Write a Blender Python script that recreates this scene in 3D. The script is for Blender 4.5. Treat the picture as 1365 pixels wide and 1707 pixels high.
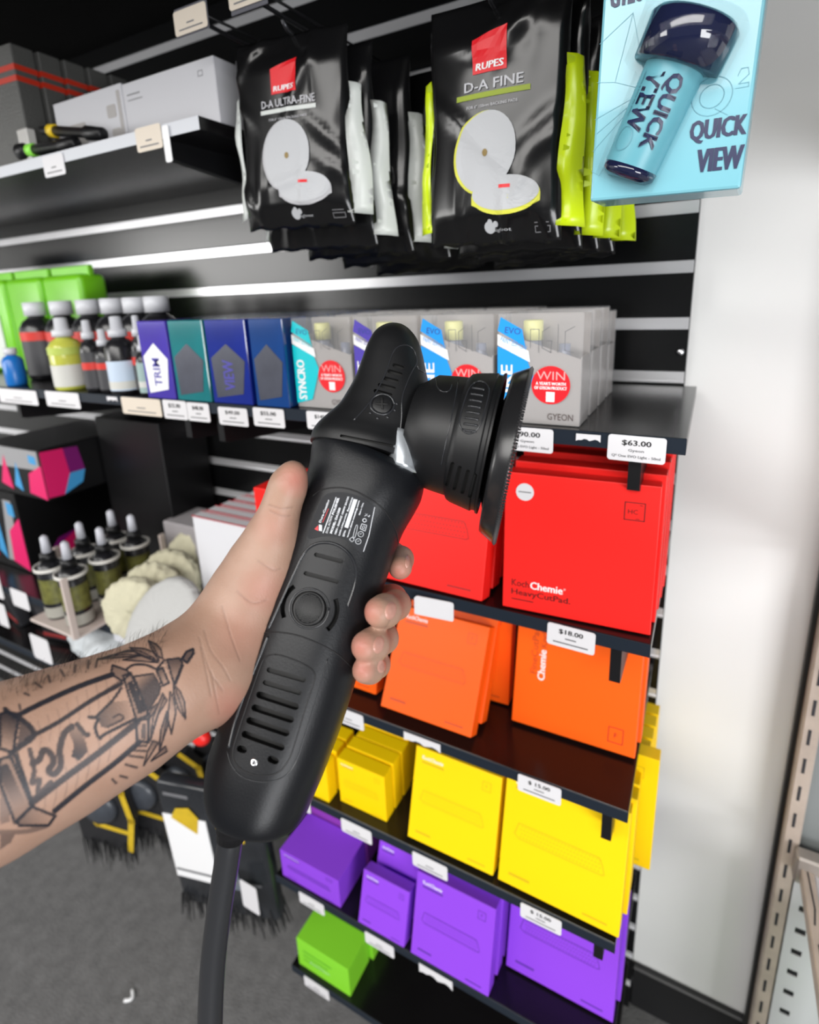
import bpy, bmesh, math, random
import numpy as np
from mathutils import Vector, Matrix
from mathutils.bvhtree import BVHTree
random.seed(4)
rng = np.random.default_rng(4)
for o in list(bpy.data.objects): bpy.data.objects.remove(o, do_unlink=True)
SC = bpy.context.scene
COL = SC.collection

# ------------------------------------------------------------------ camera
# X runs along the shop wall, Y into the wall, Z up; camera height is Z = 0
FPX, PX0, PY0 = 925.9, 682.5, 737.43
YAW, PIT, ROL = -.4989, .2643, .0421
_fw = np.array([math.sin(YAW)*math.cos(PIT), math.cos(YAW)*math.cos(PIT), -math.sin(PIT)])
_r0 = np.array([math.cos(YAW), -math.sin(YAW), 0.]); _d0 = np.cross(_fw, _r0)
_rt = _r0*math.cos(ROL)+_d0*math.sin(ROL); _dn = -_r0*math.sin(ROL)+_d0*math.cos(ROL)
RC = np.array([_rt, _dn, _fw]); CC = np.array([0, -.8663, 0])
cam = bpy.data.cameras.new('camera'); camo = bpy.data.objects.new('camera', cam); COL.objects.link(camo)
M = Matrix([[_rt[i], -_dn[i], -_fw[i], CC[i]] for i in range(3)]+[[0, 0, 0, 1]])
camo.matrix_world = M
cam.sensor_fit = 'AUTO'; cam.sensor_width = 36; cam.lens = FPX/1707*36
cam.shift_y = -(853.5-PY0)/1707; cam.shift_x = 0
cam.clip_start = .02; cam.clip_end = 50
cam.dof.use_dof = True; cam.dof.focus_distance = .43; cam.dof.aperture_fstop = 4.5
SC.camera = camo

# ------------------------------------------------------------------ light and exposure
SC.view_settings.view_transform = 'Standard'; SC.view_settings.look = 'None'
SC.view_settings.gamma = 1; SC.view_settings.use_curve_mapping = False
SC.view_settings.exposure = 0.1
w = bpy.data.worlds.new('shop_air'); SC.world = w; w.use_nodes = True
w.node_tree.nodes['Background'].inputs[0].default_value = (.93, .96, 1, 1)
w.node_tree.nodes['Background'].inputs[1].default_value = .14
def area(name, loc, target, sx, sy, power, col=(1, .98, .95)):
    l = bpy.data.lights.new(name, 'AREA'); l.shape = 'RECTANGLE'; l.size = sx; l.size_y = sy
    l.energy = power; l.color = col
    o = bpy.data.objects.new(name, l); COL.objects.link(o); o.location = loc
    d = Vector(target)-Vector(loc); o.rotation_euler = d.to_track_quat('-Z', 'Y').to_euler()
    return o
area('ceiling_light', (-.2, -3.0, 1.35), (-.1, 0, -.7), 4.2, 1.1, 114)
area('unseen_area_light', (2.25, -2.6, -.7), (-.1, 0, -1.0), 1.5, 1.2, 76, (.97, .98, 1))  # fill lamp added low at the right to brighten the lower wall
area('unseen_area_light', (-3.0, -2.1, .24), (-3.0, 0, .24), 1.9, .62, 36, (1, .99, .97))  # unseen bright area at left, placed for its reflection in the slats

# ------------------------------------------------------------------ materials
MATS = {}
def mat(name, col, rough=.5, metal=0., spec=.5, bump=0., bscale=200., var=0., vscale=8., trans=0., alpha=1., coat=0., sss=0., emit=None):
    if name in MATS: return MATS[name]
    m = bpy.data.materials.new(name); m.use_nodes = True; nt = m.node_tree; b = nt.nodes['Principled BSDF']
    b.inputs['Base Color'].default_value = (*col, 1); b.inputs['Roughness'].default_value = rough
    b.inputs['Metallic'].default_value = metal; b.inputs['Specular IOR Level'].default_value = spec
    b.inputs['Transmission Weight'].default_value = trans; b.inputs['Alpha'].default_value = alpha
    b.inputs['Coat Weight'].default_value = coat
    if sss: b.inputs['Subsurface Weight'].default_value = sss; b.inputs['Subsurface Radius'].default_value = (.008, .003, .0015); b.inputs['Subsurface Scale'].default_value = 1
    tc = nt.nodes.new('ShaderNodeTexCoord')
    if var:
        n = nt.nodes.new('ShaderNodeTexNoise'); n.inputs['Scale'].default_value = vscale; n.inputs['Detail'].default_value = 4
        nt.links.new(tc.outputs['Object'], n.inputs['Vector'])
        mx = nt.nodes.new('ShaderNodeMix'); mx.data_type = 'RGBA'
        mx.inputs['A'].default_value = (*[max(0, c*(1-var)) for c in col], 1); mx.inputs['B'].default_value = (*[min(1, c*(1+var)) for c in col], 1)
        nt.links.new(n.outputs['Fac'], mx.inputs['Factor']); nt.links.new(mx.outputs['Result'], b.inputs['Base Color'])
    if bump:
        n = nt.nodes.new('ShaderNodeTexNoise'); n.inputs['Scale'].default_value = bscale; n.inputs['Detail'].default_value = 3
        nt.links.new(tc.outputs['Object'], n.inputs['Vector'])
        bp = nt.nodes.new('ShaderNodeBump'); bp.inputs['Strength'].default_value = bump; bp.inputs['Distance'].default_value = .002
        nt.links.new(n.outputs['Fac'], bp.inputs['Height']); nt.links.new(bp.outputs['Normal'], b.inputs['Normal'])
    MATS[name] = m; return m

WALLP = mat('white_wall_paint', (.86, .86, .85), .38, bump=.05, bscale=60, var=.02, vscale=3)
BLACKP = mat('black_slat_panel', (.004, .0042, .0045), .22, spec=.42, var=.3, vscale=5)
ALU = mat('aluminium_slat_insert', (.78, .78, .80), .25, metal=.55, var=.12, vscale=6)
SHELFM = mat('black_shelf_board', (.006, .0055, .006), .22, spec=.4, var=.3, vscale=9)
EDGEM = mat('blue_black_edge_band', (.012, .018, .028), .38, spec=.3)
FLOORM = mat('grey_carpet', (.15, .148, .148), .95, bump=.9, bscale=260, var=.38, vscale=38)
SKIRT = mat('black_skirting', (.012, .012, .013), .4)
TAGW = mat('white_tag_card', (.72, .71, .73), .4)
TAGC = mat('cream_tag_card', (.70, .62, .52), .45)
INK = mat('black_ink', (.012, .012, .014), .5)
INKG = mat('grey_ink', (.16, .16, .17), .6)
RED = mat('red_carton', (.90, .016, .012), .46, spec=.35, var=.04)
ORG = mat('orange_carton', (.95, .115, .003), .48, spec=.3, var=.04)
YEL = mat('yellow_carton', (.97, .64, .001), .48, spec=.3, var=.03)
PUR = mat('purple_carton', (.27, .06, .72), .46, spec=.35, var=.04)
MAG = mat('magenta_carton', (.24, .04, .36), .45)
GRN = mat('green_carton', (.24, .68, .03), .42, var=.05)
REDI = mat('dark_red_ink', (.42, .01, .01), .5); ORGI = mat('dark_orange_ink', (.6, .06, .005), .5)
YELI = mat('dark_yellow_ink', (.66, .45, .003), .5); PURI = mat('dark_purple_ink', (.11, .03, .36), .5); GRNI = mat('dark_green_ink', (.1, .4, .02), .5)
WHITE = mat('white_print', (.85, .85, .86), .45)
BLK = mat('black_plastic', (.006, .006, .007), .4, spec=.35)
CHROME = mat('bright_steel', (.75, .76, .78), .2, metal=1)

# ------------------------------------------------------------------ helpers
def obj(name, bm, m, parent=None, smooth=False):
    me = bpy.data.meshes.new(name); bm.to_mesh(me); bm.free()
    for x in (m if isinstance(m, (list, tuple)) else [m]): me.materials.append(x)
    if smooth:
        for p in me.polygons: p.use_smooth = True
    o = bpy.data.objects.new(name, me); COL.objects.link(o)
    if parent is not None: o.parent = parent
    return o
def tag(o, label, cat, group=None):
    o['label'] = label; o['category'] = cat
    if group: o['group'] = group
    return o
def thing(name, label, cat, loc=(0, 0, 0), rot=(0, 0, 0), group=None):
    o = bpy.data.objects.new(name, None); COL.objects.link(o); o.location = loc; o.rotation_euler = rot; o.empty_display_size = .02
    return tag(o, label, cat, group)
def struct(name, bm, m, smooth=False):
    o = obj(name, bm, m, None, smooth); o['kind'] = 'structure'; return o
def B(): return bmesh.new()
def box(bm, x0, y0, z0, x1, y1, z1, bev=0., mi=0, seg=1):
    r = bmesh.ops.create_cube(bm, size=1)
    bmesh.ops.transform(bm, verts=r['verts'], matrix=Matrix.Translation(((x0+x1)/2, (y0+y1)/2, (z0+z1)/2)) @ Matrix.Diagonal((abs(x1-x0), abs(y1-y0), abs(z1-z0), 1)))
    fs = {f for v in r['verts'] for f in v.link_faces}
    for f in fs: f.material_index = mi
    if bev:
        es = {e for f in fs for e in f.edges}
        bmesh.ops.bevel(bm, geom=list(es), offset=bev, segments=seg, affect='EDGES', profile=.5)
    return bm
def prism(bm, pts, y0, y1, mi=0):
    """polygon in the XZ plane given thickness along Y"""
    a = [bm.verts.new((x, y0, z)) for x, z in pts]; b = [bm.verts.new((x, y1, z)) for x, z in pts]
    n = len(pts); fs = []
    fs.append(bm.faces.new(a)); fs.append(bm.faces.new(b[::-1]))
    for i in range(n): fs.append(bm.faces.new((a[i], b[i], b[(i+1) % n], a[(i+1) % n])))
    for f in fs: f.material_index = mi
    bmesh.ops.recalc_face_normals(bm, faces=fs)
    return bm
def rrect(x0, z0, x1, z1, r, n=5):
    P = []
    for cx, cz, a0 in ((x1-r, z1-r, 0), (x0+r, z1-r, 90), (x0+r, z0+r, 180), (x1-r, z0+r, 270)):
        for k in range(n+1):
            a = math.radians(a0+90*k/n); P.append((cx+r*math.cos(a), cz+r*math.sin(a)))
    return P
def ell(cx, cz, rx, rz, n=28, a0=0.):
    return [(cx+rx*math.cos(t)*math.cos(a0)-rz*math.sin(t)*math.sin(a0), cz+rx*math.cos(t)*math.sin(a0)+rz*math.sin(t)*math.cos(a0)) for t in [2*math.pi*k/n for k in range(n)]]
def frame(d):
    d = Vector(d).normalized(); u = d.orthogonal().normalized(); v = d.cross(u); return d, u, v
def loft(bm, rings, cap=True, mi=0):
    R = [[bm.verts.new(p) for p in r] for r in rings]; n = len(R[0]); fs = []
    for a, b in zip(R, R[1:]):
        for i in range(n): fs.append(bm.faces.new((a[i], a[(i+1) % n], b[(i+1) % n], b[i])))
    if cap: fs.append(bm.faces.new(R[0][::-1])); fs.append(bm.faces.new(R[-1]))
    for f in fs: f.material_index = mi
    bmesh.ops.recalc_face_normals(bm, faces=fs)
    return bm
def tube(bm, pts, rad, n=8, cap=True, mi=0):
    pts = [Vector(p) for p in pts]; rads = rad if isinstance(rad, (list, tuple)) else [rad]*len(pts)
    rings = []; u = None
    for i, p in enumerate(pts):
        d = (pts[min(i+1, len(pts)-1)]-pts[max(i-1, 0)])
        if d.length < 1e-9: d = Vector((0, 0, 1))
        d.normalize()
        u = d.orthogonal().normalized() if u is None else (u-d*u.dot(d)).normalized()
        v = d.cross(u)
        rings.append([p+(u*math.cos(2*math.pi*k/n)+v*math.sin(2*math.pi*k/n))*rads[i] for k in range(n)])
    return loft(bm, rings, cap, mi)
def lathe(bm, prof, o=(0, 0, 0), ax=(0, 0, 1), n=32, cap=True, mi=0, sx=1., sy=1.):
    """profile of (distance along axis, radius)"""
    d, u, v = frame(ax); o = Vector(o)
    rings = [[o+d*h+(u*math.cos(2*math.pi*k/n)*sx+v*math.sin(2*math.pi*k/n)*sy)*max(r, 1e-5) for k in range(n)] for h, r in prof]
    return loft(bm, rings, cap, mi)
_tc = {}
def text_data(s, bold=0.):
    k = (s, bold)
    if k in _tc: return _tc[k]
    c = bpy.data.curves.new('lettering', 'FONT'); c.body = s; c.size = 1; c.offset = bold; c.resolution_u = 2
    o = bpy.data.objects.new('lettering', c); COL.objects.link(o)
    me = o.to_mesh(); V = [tuple(v.co)[:2] for v in me.vertices]; F = [tuple(p.vertices) for p in me.polygons]
    o.to_mesh_clear(); bpy.data.objects.remove(o, do_unlink=True); bpy.data.curves.remove(c)
    if not V: V = [(0, 0)]
    A = np.array(V); lo = A.min(0); hi = A.max(0)
    _tc[k] = (A-lo, F, hi-lo); return _tc[k]
def text(bm, s, x, z, h, y=-.0004, width=None, rot=0., anchor='l', bold=0., mi=0, shear=0.):
    """flat lettering standing in the XZ plane, facing -Y; h = cap height, x,z = lower left (or centre)"""
    A, F, S = text_data(s, min(bold, .008)); k = h/max(S[1], 1e-6); kx = k if width is None else width/S[0]
    if bold > .008 and not mi == -7:
        dx = bold*.9*k
        text(bm, s, x+dx*math.cos(rot), z+dx*math.sin(rot), h, y-.00002, width, rot, anchor, .008, mi, shear)
        text(bm, s, x-dx*math.cos(rot), z-dx*math.sin(rot), h, y-.00004, width, rot, anchor, .008, mi, shear)
    P = A*[kx, k]; P = P+np.c_[P[:, 1]*shear, P[:, 1]*0]
    if anchor == 'c': P = P-[S[0]*kx/2, S[1]*k/2]
    c, sn = math.cos(rot), math.sin(rot)
    vs = [bm.verts.new((x+p[0]*c-p[1]*sn, y, z+p[0]*sn+p[1]*c)) for p in P]
    for f in F:
        try: fc = bm.faces.new([vs[i] for i in f]); fc.material_index = mi
        except ValueError: pass
    return bm
def line(bm, pts, wd, y=-.0003, mi=0, closed=False):
    """thin flat line in the XZ plane"""
    n = len(pts)
    for i in range(n if closed else n-1):
        a = Vector(pts[i]); b = Vector(pts[(i+1) % n]); d = b-a
        if d.length < 1e-9: continue
        d.normalize(); q = Vector((-d.y, d.x))*wd/2; a = a-d*wd/2; b = b+d*wd/2
        vs = [bm.verts.new((p.x, y, p.y)) for p in (a+q, a-q, b-q, b+q)]
        bm.faces.new(vs).material_index = mi
    return bm
def copy_tree(o):
    c = o.copy(); COL.objects.link(c)
    for ch in list(o.children):
        d = ch.copy(); COL.objects.link(d); d.parent = c
        for g in list(ch.children):
            e = g.copy(); COL.objects.link(e); e.parent = d
    return c

# ------------------------------------------------------------------ the setting
XR = -.027; FL = -1.399; PT = .075; Z0 = .1681
bm = B(); box(bm, -4.5, -5, FL-.05, 2.5, .06, FL); struct('floor', bm, FLOORM)
bm = B(); box(bm, -4.5, .02, FL, 2.5, .12, 1.3); struct('wall_back', bm, WALLP)
bm = B(); box(bm, -4.6, -5, FL, -4.5, .12, 1.3); struct('wall_left', bm, WALLP)
bm = B(); box(bm, XR, .005, FL, 2.5, .0199, FL+.105, .003); struct('baseboard_back', bm, SKIRT)
# black slat board behind everything, with its grooves
bm = B(); box(bm, -3.4, .008, FL+.02, XR, .0199, .9)
ks = range(-8, 21)
for k in ks:
    zt = Z0-k*PT-.0085; zb = Z0-(k+1)*PT+.0085
    box(bm, -3.4, -.002, zb, XR, .009, zt, .001)
panel = struct('wall_back_slat_panel', bm, BLACKP)
bm = B()
for k in ks:
    z = Z0-k*PT
    box(bm, -3.4, .001, z-.0078, XR-.001, .0078, z+.0078)
    box(bm, -3.4, -.0012, z-.0082, XR-.001, .002, z-.0055)
struct('trim_1', bm, ALU)
# overhead bulkhead added, and deepened past the camera, to shade the display top
bm = B(); box(bm, -3.4, -.95, .505, 1.6, .0195, .62, .002); box(bm, -3.4, -.95, .62, 1.6, .0195, 1.29); struct('shade_bulkhead', bm, mat('matt_black_bulkhead', (.004, .004, .004), .9, spec=.1))
bm = B(); lathe(bm, [(0, .0055), (.001, .0055), (.003, .004), (.0036, .001)], (-.036, -.002, -.096), (0, -1, 0), 16)
tag(obj('wall_screw', bm, CHROME, smooth=True), 'small domed steel screw in the black slat panel above the coating shelf', 'screw')

# ------------------------------------------------------------------ shelves
def shelf(label, x0, x1, ztop, yf=-.305, th=.016, brackets=(), group=None, drop=.045):
    t = thing('shelf', label, 'shelf', (0, 0, 0), group=group)
    bm = B(); box(bm, x0, yf+.0012, ztop-th, x1, -.004, ztop, .0008); obj('board', bm, SHELFM, t)
    bm = B(); box(bm, x0, yf, ztop-th, x1, yf+.0012, ztop, .0004); obj('edge_band', bm, EDGEM, t)
    for bx in brackets:
        bm = B()
        prism(bm, [(yf+.012, ztop-th), (yf+.012, ztop-th-drop), (yf+.02, ztop-th-drop-.003), (-.03, ztop-th-drop-.03), (-.004, ztop-th-drop-.03), (-.004, ztop-th)], -.006, .006)
        for v in bm.verts: v.co = Vector((bx+v.co.y, v.co.x, v.co.z))   # length runs along Y
        obj('bracket', bm, BLK, t)
    return t
ZA, ZB, ZC, ZD, ZE, ZF = -.143, -.369, -.597, -.811, -1.041, -1.268
shelf('long black shelf carrying the boxed coatings and bottles', -1.75, -.011, ZA, brackets=(-.056, -.70, -.63, -1.17))
shelf('black shelf under the red boxes', -.615, -.027, ZB, brackets=(-.062,), drop=.05)
shelf('black shelf under the orange boxes', -.70, -.036, ZC, brackets=(-.060,), drop=.05)
shelf('black shelf under the yellow boxes', -.545, -.039, ZD, brackets=(-.060,), drop=.04)
shelf('black shelf under the purple boxes', -.63, -.034, ZE, brackets=(-.060,), drop=.04)
shelf('lowest black shelf holding the green boxes', -.62, -.034, ZF)
shelf('black shelf at far left under the black cartons and wool pads', -2.1, -.715, -.592, yf=-.325)
shelf('low black shelf at far left behind the tattooed forearm', -2.1, -.9, -.745, yf=-.325)
t = shelf('upper left shelf with white front edge under the white boxes', -2.1, -.585, .222, brackets=(-.66,), drop=.02)
for ch in t.children:
    if ch.name.startswith('edge_band'):
        ch.data.materials.clear(); ch.data.materials.append(mat('white_edge_band', (.62, .64, .68), .35)); ch['label'] = 'white edge band'

# ------------------------------------------------------------------ price tags
def price_tag(label, x0, x1, zt, zb, price=None, lines=(), y=-.3062, m=TAGW, tilt=0., torn=False, curl=0.):
    w = x1-x0; h = zt-zb
    t = thing('price_tag', label, 'price tag', (x0+w/2, y, zb), (0, tilt, 0), 'price tags on the shelf edges')
    if torn:
        P = [(-w/2, 0), (-w/2, h)]+[(w/2, h)]+[(w/2-w*k/9, h*.35*abs(math.sin(k*2.3))) for k in range(0, 9)]
    else: P = rrect(-w/2, 0, w/2, h, min(w, h)*.12)
    bm = B(); prism(bm, P, -.0006, 0)
    if curl:
        for v in bm.verts:
            if v.co.x < -w*.2: v.co.y -= curl*((-w*.2-v.co.x)/(w*.3))**2
    obj('card', bm, m, t)
    bm = B()
    if price: text(bm, price, 0, h*.71, h*.24, -.0009, anchor='c', width=w*.5, bold=.025)
    if price or lines: obj('printed_price', bm, INK, t) if price else bm.free()
    if lines:
        bm = B()
        for i, l in enumerate(lines):
            if isinstance(l, str): text(bm, l, 0, h*(.42-.24*i), h*.135, -.0009, anchor='c', width=w*(.27 if i == 0 else .84), bold=.02)
            else: line(bm, [(-w*l/2, h*(.42-.22*i)), (w*l/2, h*(.42-.22*i))], h*.06, -.0009)
        obj('small_print', bm, INKG, t)
    return t
BL = (.2, .7)
price_tag('white price tag reading $63.00 on the coating shelf', -.081, -.028, -.1435, -.1695, '$63.00', ('Gyeon', 'Q² One EVO Light - 50ml'), tilt=.01)
price_tag('white price tag ending 90.00 behind the polisher plate', -.190, -.135, -.1435, -.1695, '$90.00', ('Gyeon', 'Q² Pure EVO Light - 50ml'))
price_tag('white price tag reading $145.00 under the turquoise labelled coating box', -.456, -.403, -.1435, -.1675, '$145.00', BL)
price_tag('price tag under the last blue glass-fronted box beside the polisher', -.549, -.494, -.1445, -.1705, '$55.00', BL)
price_tag('price tag under the dark blue box with black wedge bracket beside it', -.616, -.560, -.1475, -.1735, '$49.00', BL)
price_tag('price tag under the teal box, right half of a touching white pair', -.680, -.634, -.1445, -.1725, '$48.00', BL)
price_tag('price tag under the violet box, left half of a touching white pair', -.733, -.681, -.1435, -.1725, '$32.00', BL)
price_tag('cream double price tag at the foot of the sprayer bottles', -.832, -.738, -.1440, -.1715, None, BL, m=TAGC)
price_tag('white price tag under the clear yellow-green sprayer bottle', -1.044, -.945, -.1440, -.1715, None, BL)
price_tag('white price tag at the far left end of the coating shelf', -1.20, -1.072, -.1460, -.1730, None, BL)
price_tag('torn white tag remnant left of the $63.00 tag', -.112, -.088, -.1455, -.1530, torn=True)
price_tag('torn white tag scrap under the row of sprayer bottles', -.868, -.842, -.1455, -.1530, torn=True)
price_tag('white price tag reading $18.00 below the large red box', -.136, -.083, -.3695, -.3975, '$18.00', BL, tilt=.02)
price_tag('curled white price tag reading $16.00 below the left red boxes', -.304, -.253, -.3735, -.4005, '$16.00', BL, tilt=.03, curl=.008)
price_tag('white price tag half hidden by the polisher above the small yellow boxes', -.456, -.402, -.5985, -.6255, None, BL)
price_tag('torn white price tag above the middle yellow box', -.334, -.277, -.5985, -.6125, torn=True)
price_tag('white price tag above the big right yellow box', -.168, -.113, -.5975, -.6235, '$ 15.00', BL)
price_tag('white price tag touching the polisher corner above the purple boxes', -.560, -.524, -.8155, -.8425, None, BL)
price_tag('white price tag above the gap beside the lying purple box', -.461, -.403, -.8175, -.8445, None, BL)
price_tag('white price tag above the middle purple box', -.330, -.272, -.8150, -.8420, None, BL)
price_tag('white price tag above the right purple box', -.162, -.106, -.8130, -.8390, '$ 15.00', BL)
price_tag('white price tag above the green box', -.574, -.518, -1.0450, -1.0710, None, BL)
price_tag('white price tag below the small standing purple box', -.432, -.375, -1.0480, -1.0740, None, BL)
price_tag('torn edged white price tag below the middle purple box', -.328, -.269, -1.0490, -1.0680, torn=True)
price_tag('white price tag below the green box, lowest of all', -.588, -.529, -1.2700, -1.2960, None, BL)
price_tag('square white price tag on the upper left white shelf edge', -.918, -.866, .2190, .1900, None, BL)
price_tag('cream price tag below the white boxes on the upper left shelf', -.702, -.652, .2240, .1950, None, BL, m=TAGC)
bm = B(); prism(bm, rrect(-.649, .176, -.637, .219, .003), -.3078, -.3070)
tag(obj('hanging_strip', bm, WHITE), 'narrow white plastic strip hanging from the upper left shelf edge', 'strip')

# ------------------------------------------------------------------ cartons
def pad_box(label, w, h, d, m, mi, loc, lean=0., yaw=0., style='pad', group='pad boxes', roll=0., big=None, name='pad_box'):
    k = 1-d*math.sin(lean)/abs(loc[2]); loc = (loc[0]*k, -.866+(loc[1]+.866)*k, loc[2]*k)   # rests on its lower back edge
    t = thing(name, label, 'box', loc, (-lean, roll, yaw), group)
    bm = B(); box(bm, -w/2, 0, 0, w/2, d, h, .0011, seg=2)
    obj('carton', bm, m, t)
    if style == 'plain': return t
    if style in ('pad', 'padlogo'):
        # outline drawing of a foam pad seen from the side
        bm = B(); a, b = -w*.36, w*.33; z1, z2 = h*.56, h*.43
        P = [(a, z1), (b-.03*w, z1), (b, z1-.05*h), (b+.02*w, z2+.01*h), (b, z2), (a+.01*w, z2), (a-.03*w, z2+.03*h), (a-.02*w, z2+.06*h)]
        line(bm, P, w*.006, closed=True)
        for r in range(4):
            for k in range(24):
                x = a+.02*w+(b-a-.05*w)*k/23+(r % 2)*.01*w; z = z2+.02*h+(z1-z2-.035*h)*r/3
                line(bm, [(x, z), (x+w*.006, z)], w*.007)
        line(bm, [(-w*.4, h*.1), (-w*.24, h*.1)], h*.022); line(bm, [(w*.22, h*.06), (w*.4, h*.06)], h*.014)
        line(bm, [(w*.3, h*.9), (w*.39, h*.9), (w*.39, h*.81), (w*.3, h*.81)], w*.006, closed=True)
        text(bm, 'F', w*.345, h*.855, h*.035, anchor='c')
        line(bm, [(-w*.4, h*.855), (-w*.16, h*.855)], h*.024)
        obj('printed_drawing', bm, mi, t)
        bm = B(); text(bm, 'KochChemie', -w*.41, h*.885, h*.042, width=w*.25, bold=.01); obj('printed_logo', bm, WHITE, t)
    if style == 'heavy':
        bm = B(); text(bm, 'Koch', -w*.435, h*.175, h*.05, bold=.008, width=w*.125)
        text(bm, 'HeavyCutPad.', -w*.435, h*.098, h*.056, bold=.012, width=w*.415)
        line(bm, [(-w*.43, h*.075), (-w*.28, h*.075)], h*.008)
        line(bm, [(w*.29, h*.88), (w*.41, h*.88), (w*.41, h*.765), (w*.29, h*.765)], w*.006, closed=True)
        text(bm, 'HC', w*.34, h*.82, h*.03, anchor='c', width=w*.06)
        line(bm, [(w*.38, h*.865), (w*.395, h*.865)], w*.004); line(bm, [(w*.36, h*.775), (w*.38, h*.775)], w*.004)
        obj('printed_name', bm, mat('deep_red_black_ink', (.12, .004, .004), .5), t)
        bm = B(); text(bm, 'Chemie', -w*.30, h*.172, h*.055, bold=.02, width=w*.225); text(bm, '®', -w*.07, h*.205, h*.015); obj('printed_logo', bm, WHITE, t)
        bm = B(); prism(bm, ell(-w*.36, h*.87, w*.062, w*.062), -.0005, 0); obj('round_sticker', bm, TAGW, t)
        bm = B(); line(bm, [(-w*.40, h*.87), (-w*.32, h*.87)], .0012, -.0008); obj('sticker_print', bm, INKG, t)
    if style == 'side':
        bm = B(); text(bm, 'Chemie', -w*.245, h*.42, h*.06, rot=math.radians(90), width=h*.26, bold=.02, anchor='l'); obj('printed_logo', bm, WHITE, t)
        bm = B(); text(bm, 'FineCutPad', -w*.315, h*.46, h*.055, rot=math.radians(90), width=h*.4, bold=.01)
        text(bm, 'Koch', -w*.245, h*.70, h*.05, rot=math.radians(90), width=h*.15, bold=.01); obj('printed_name', bm, ORGI, t)
        bm = B(); line(bm, [(w*.29, h*.2), (w*.40, h*.2), (w*.40, h*.08), (w*.29, h*.08)], w*.006, closed=True)
        text(bm, 'F', w*.345, h*.14, h*.04, anchor='c'); obj('printed_icon', bm, REDI, t)
    return t
R = math.radians
# red shelf
pad_box('large red box lettered HeavyCutPad with round white sticker', .163, .166, .027, RED, REDI, (-.111, -.292, ZB), R(4), R(3), 'heavy', 'red boxes')
for i, lb in enumerate(('red box directly behind the HeavyCutPad box, second of that stack', 'red box third in the stack behind the HeavyCutPad box', 'red box fourth in the stack behind the HeavyCutPad box', 'red box at the back of the HeavyCutPad stack')):
    pad_box(lb, .163, .172+.006*i, .027, RED, REDI, (-.1085+.001*i, -.262+.029*i, ZB), R(2), R(1), 'plain', 'red boxes')
pad_box('red box with embossed pad drawing beside the polisher plate', .163, .163, .027, RED, REDI, (-.302, -.296, ZB), R(16), R(-1), 'pad', 'red boxes')
for i, lb in enumerate(('red box second in the stack behind the polisher head', 'red box third in the stack behind the polisher head')):
    pad_box(lb, .163, .164, .027, RED, REDI, (-.300, -.264+.03*i, ZB), R(14), 0, 'plain', 'red boxes')
for i, lb in enumerate(('small red box behind the thumb', 'small red box behind the one by the thumb')):
    pad_box(lb, .105, .095, .05, RED, REDI, (-.535, -.285+.055*i, ZB), 0, 0, 'plain', 'red boxes')
# orange shelf
pad_box('orange box leaning back in the middle of its shelf, white logo top left', .142, .146, .025, ORG, ORGI, (-.316, -.279, ZC), R(31), 0, 'pad', 'orange boxes')
pad_box('orange box hidden behind the leaning middle orange box', .142, .142, .025, ORG, ORGI, (-.312, -.249, ZC), R(30), 0, 'plain', 'orange boxes')
pad_box('orange box turned slightly and standing behind the leaning middle one', .150, .150, .025, ORG, ORGI, (-.292, -.200, ZC), R(8), R(2), 'pad', 'orange boxes')
pad_box('large orange box with sideways lettering at the right end of its shelf', .163, .166, .026, ORG, ORGI, (-.121, -.222, ZC), R(12), R(1), 'side', 'orange boxes')
pad_box('orange box behind the sideways lettered one', .163, .166, .026, ORG, ORGI, (-.117, -.190, ZC), R(10), 0, 'plain', 'orange boxes')
pad_box('orange box below the fingertips, left end of its shelf', .125, .125, .025, ORG, ORGI, (-.470, -.262, ZC), R(14), 0, 'pad', 'orange boxes')
# yellow shelf
pad_box('largest yellow box at the right end, pad drawing across it', .162, .165, .026, YEL, YELI, (-.118, -.294, ZD), R(14), R(-1), 'pad', 'yellow boxes')
pad_box('yellow box behind the largest right yellow box', .162, .165, .026, YEL, YELI, (-.112, -.262, ZD), R(10), 0, 'plain', 'yellow boxes')
pad_box('third yellow box behind the largest right one', .162, .165, .026, YEL, YELI, (-.112, -.232, ZD), R(8), 0, 'plain', 'yellow boxes')
pad_box('yellow box in the middle of its shelf with white logo top left', .137, .140, .025, YEL, YELI, (-.2765, -.292, ZD), R(17), 0, 'pad', 'yellow boxes')
pad_box('yellow box behind the middle yellow one', .137, .140, .025, YEL, YELI, (-.2745, -.262, ZD), R(16), 0, 'plain', 'yellow boxes')
for i in range(6):
    pad_box(['front small yellow box of the deep row', 'small yellow box second in the deep row', 'small yellow box third in the deep row', 'small yellow box fourth in the deep row', 'small yellow box fifth in the deep row', 'small yellow box last in the deep row'][i],
            .089, .088+.001*(i % 2), .024, YEL, YELI, (-.4305+.001*(i % 3), -.286+.027*i, ZD), 0, 0, 'pad' if i == 0 else 'plain', 'yellow boxes')
pad_box('small yellow box beside the bottom of the polisher', .085, .075, .024, YEL, YELI, (-.532, -.298, ZD), 0, 0, 'pad', 'yellow boxes')
for i, lb in enumerate(('small yellow box behind the one beside the polisher', 'small yellow box deepest behind the polisher')):
    pad_box(lb, .085, .080, .024, YEL, YELI, (-.530, -.270+.028*i, ZD), 0, 0, 'plain', 'yellow boxes')
for i in range(4):
    pad_box(['yellow box at the back right of its shelf, first behind the tall one', 'yellow box at the back right, second behind the tall one', 'yellow box at the back right, third behind the tall one', 'yellow box touching the slat panel at the back right'][i],
            .158, .168-.003*i, .024, YEL, YELI, (-.103+.0015*i, -.150+.031*i, ZD), 0, 0, 'plain', 'yellow boxes')
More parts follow.
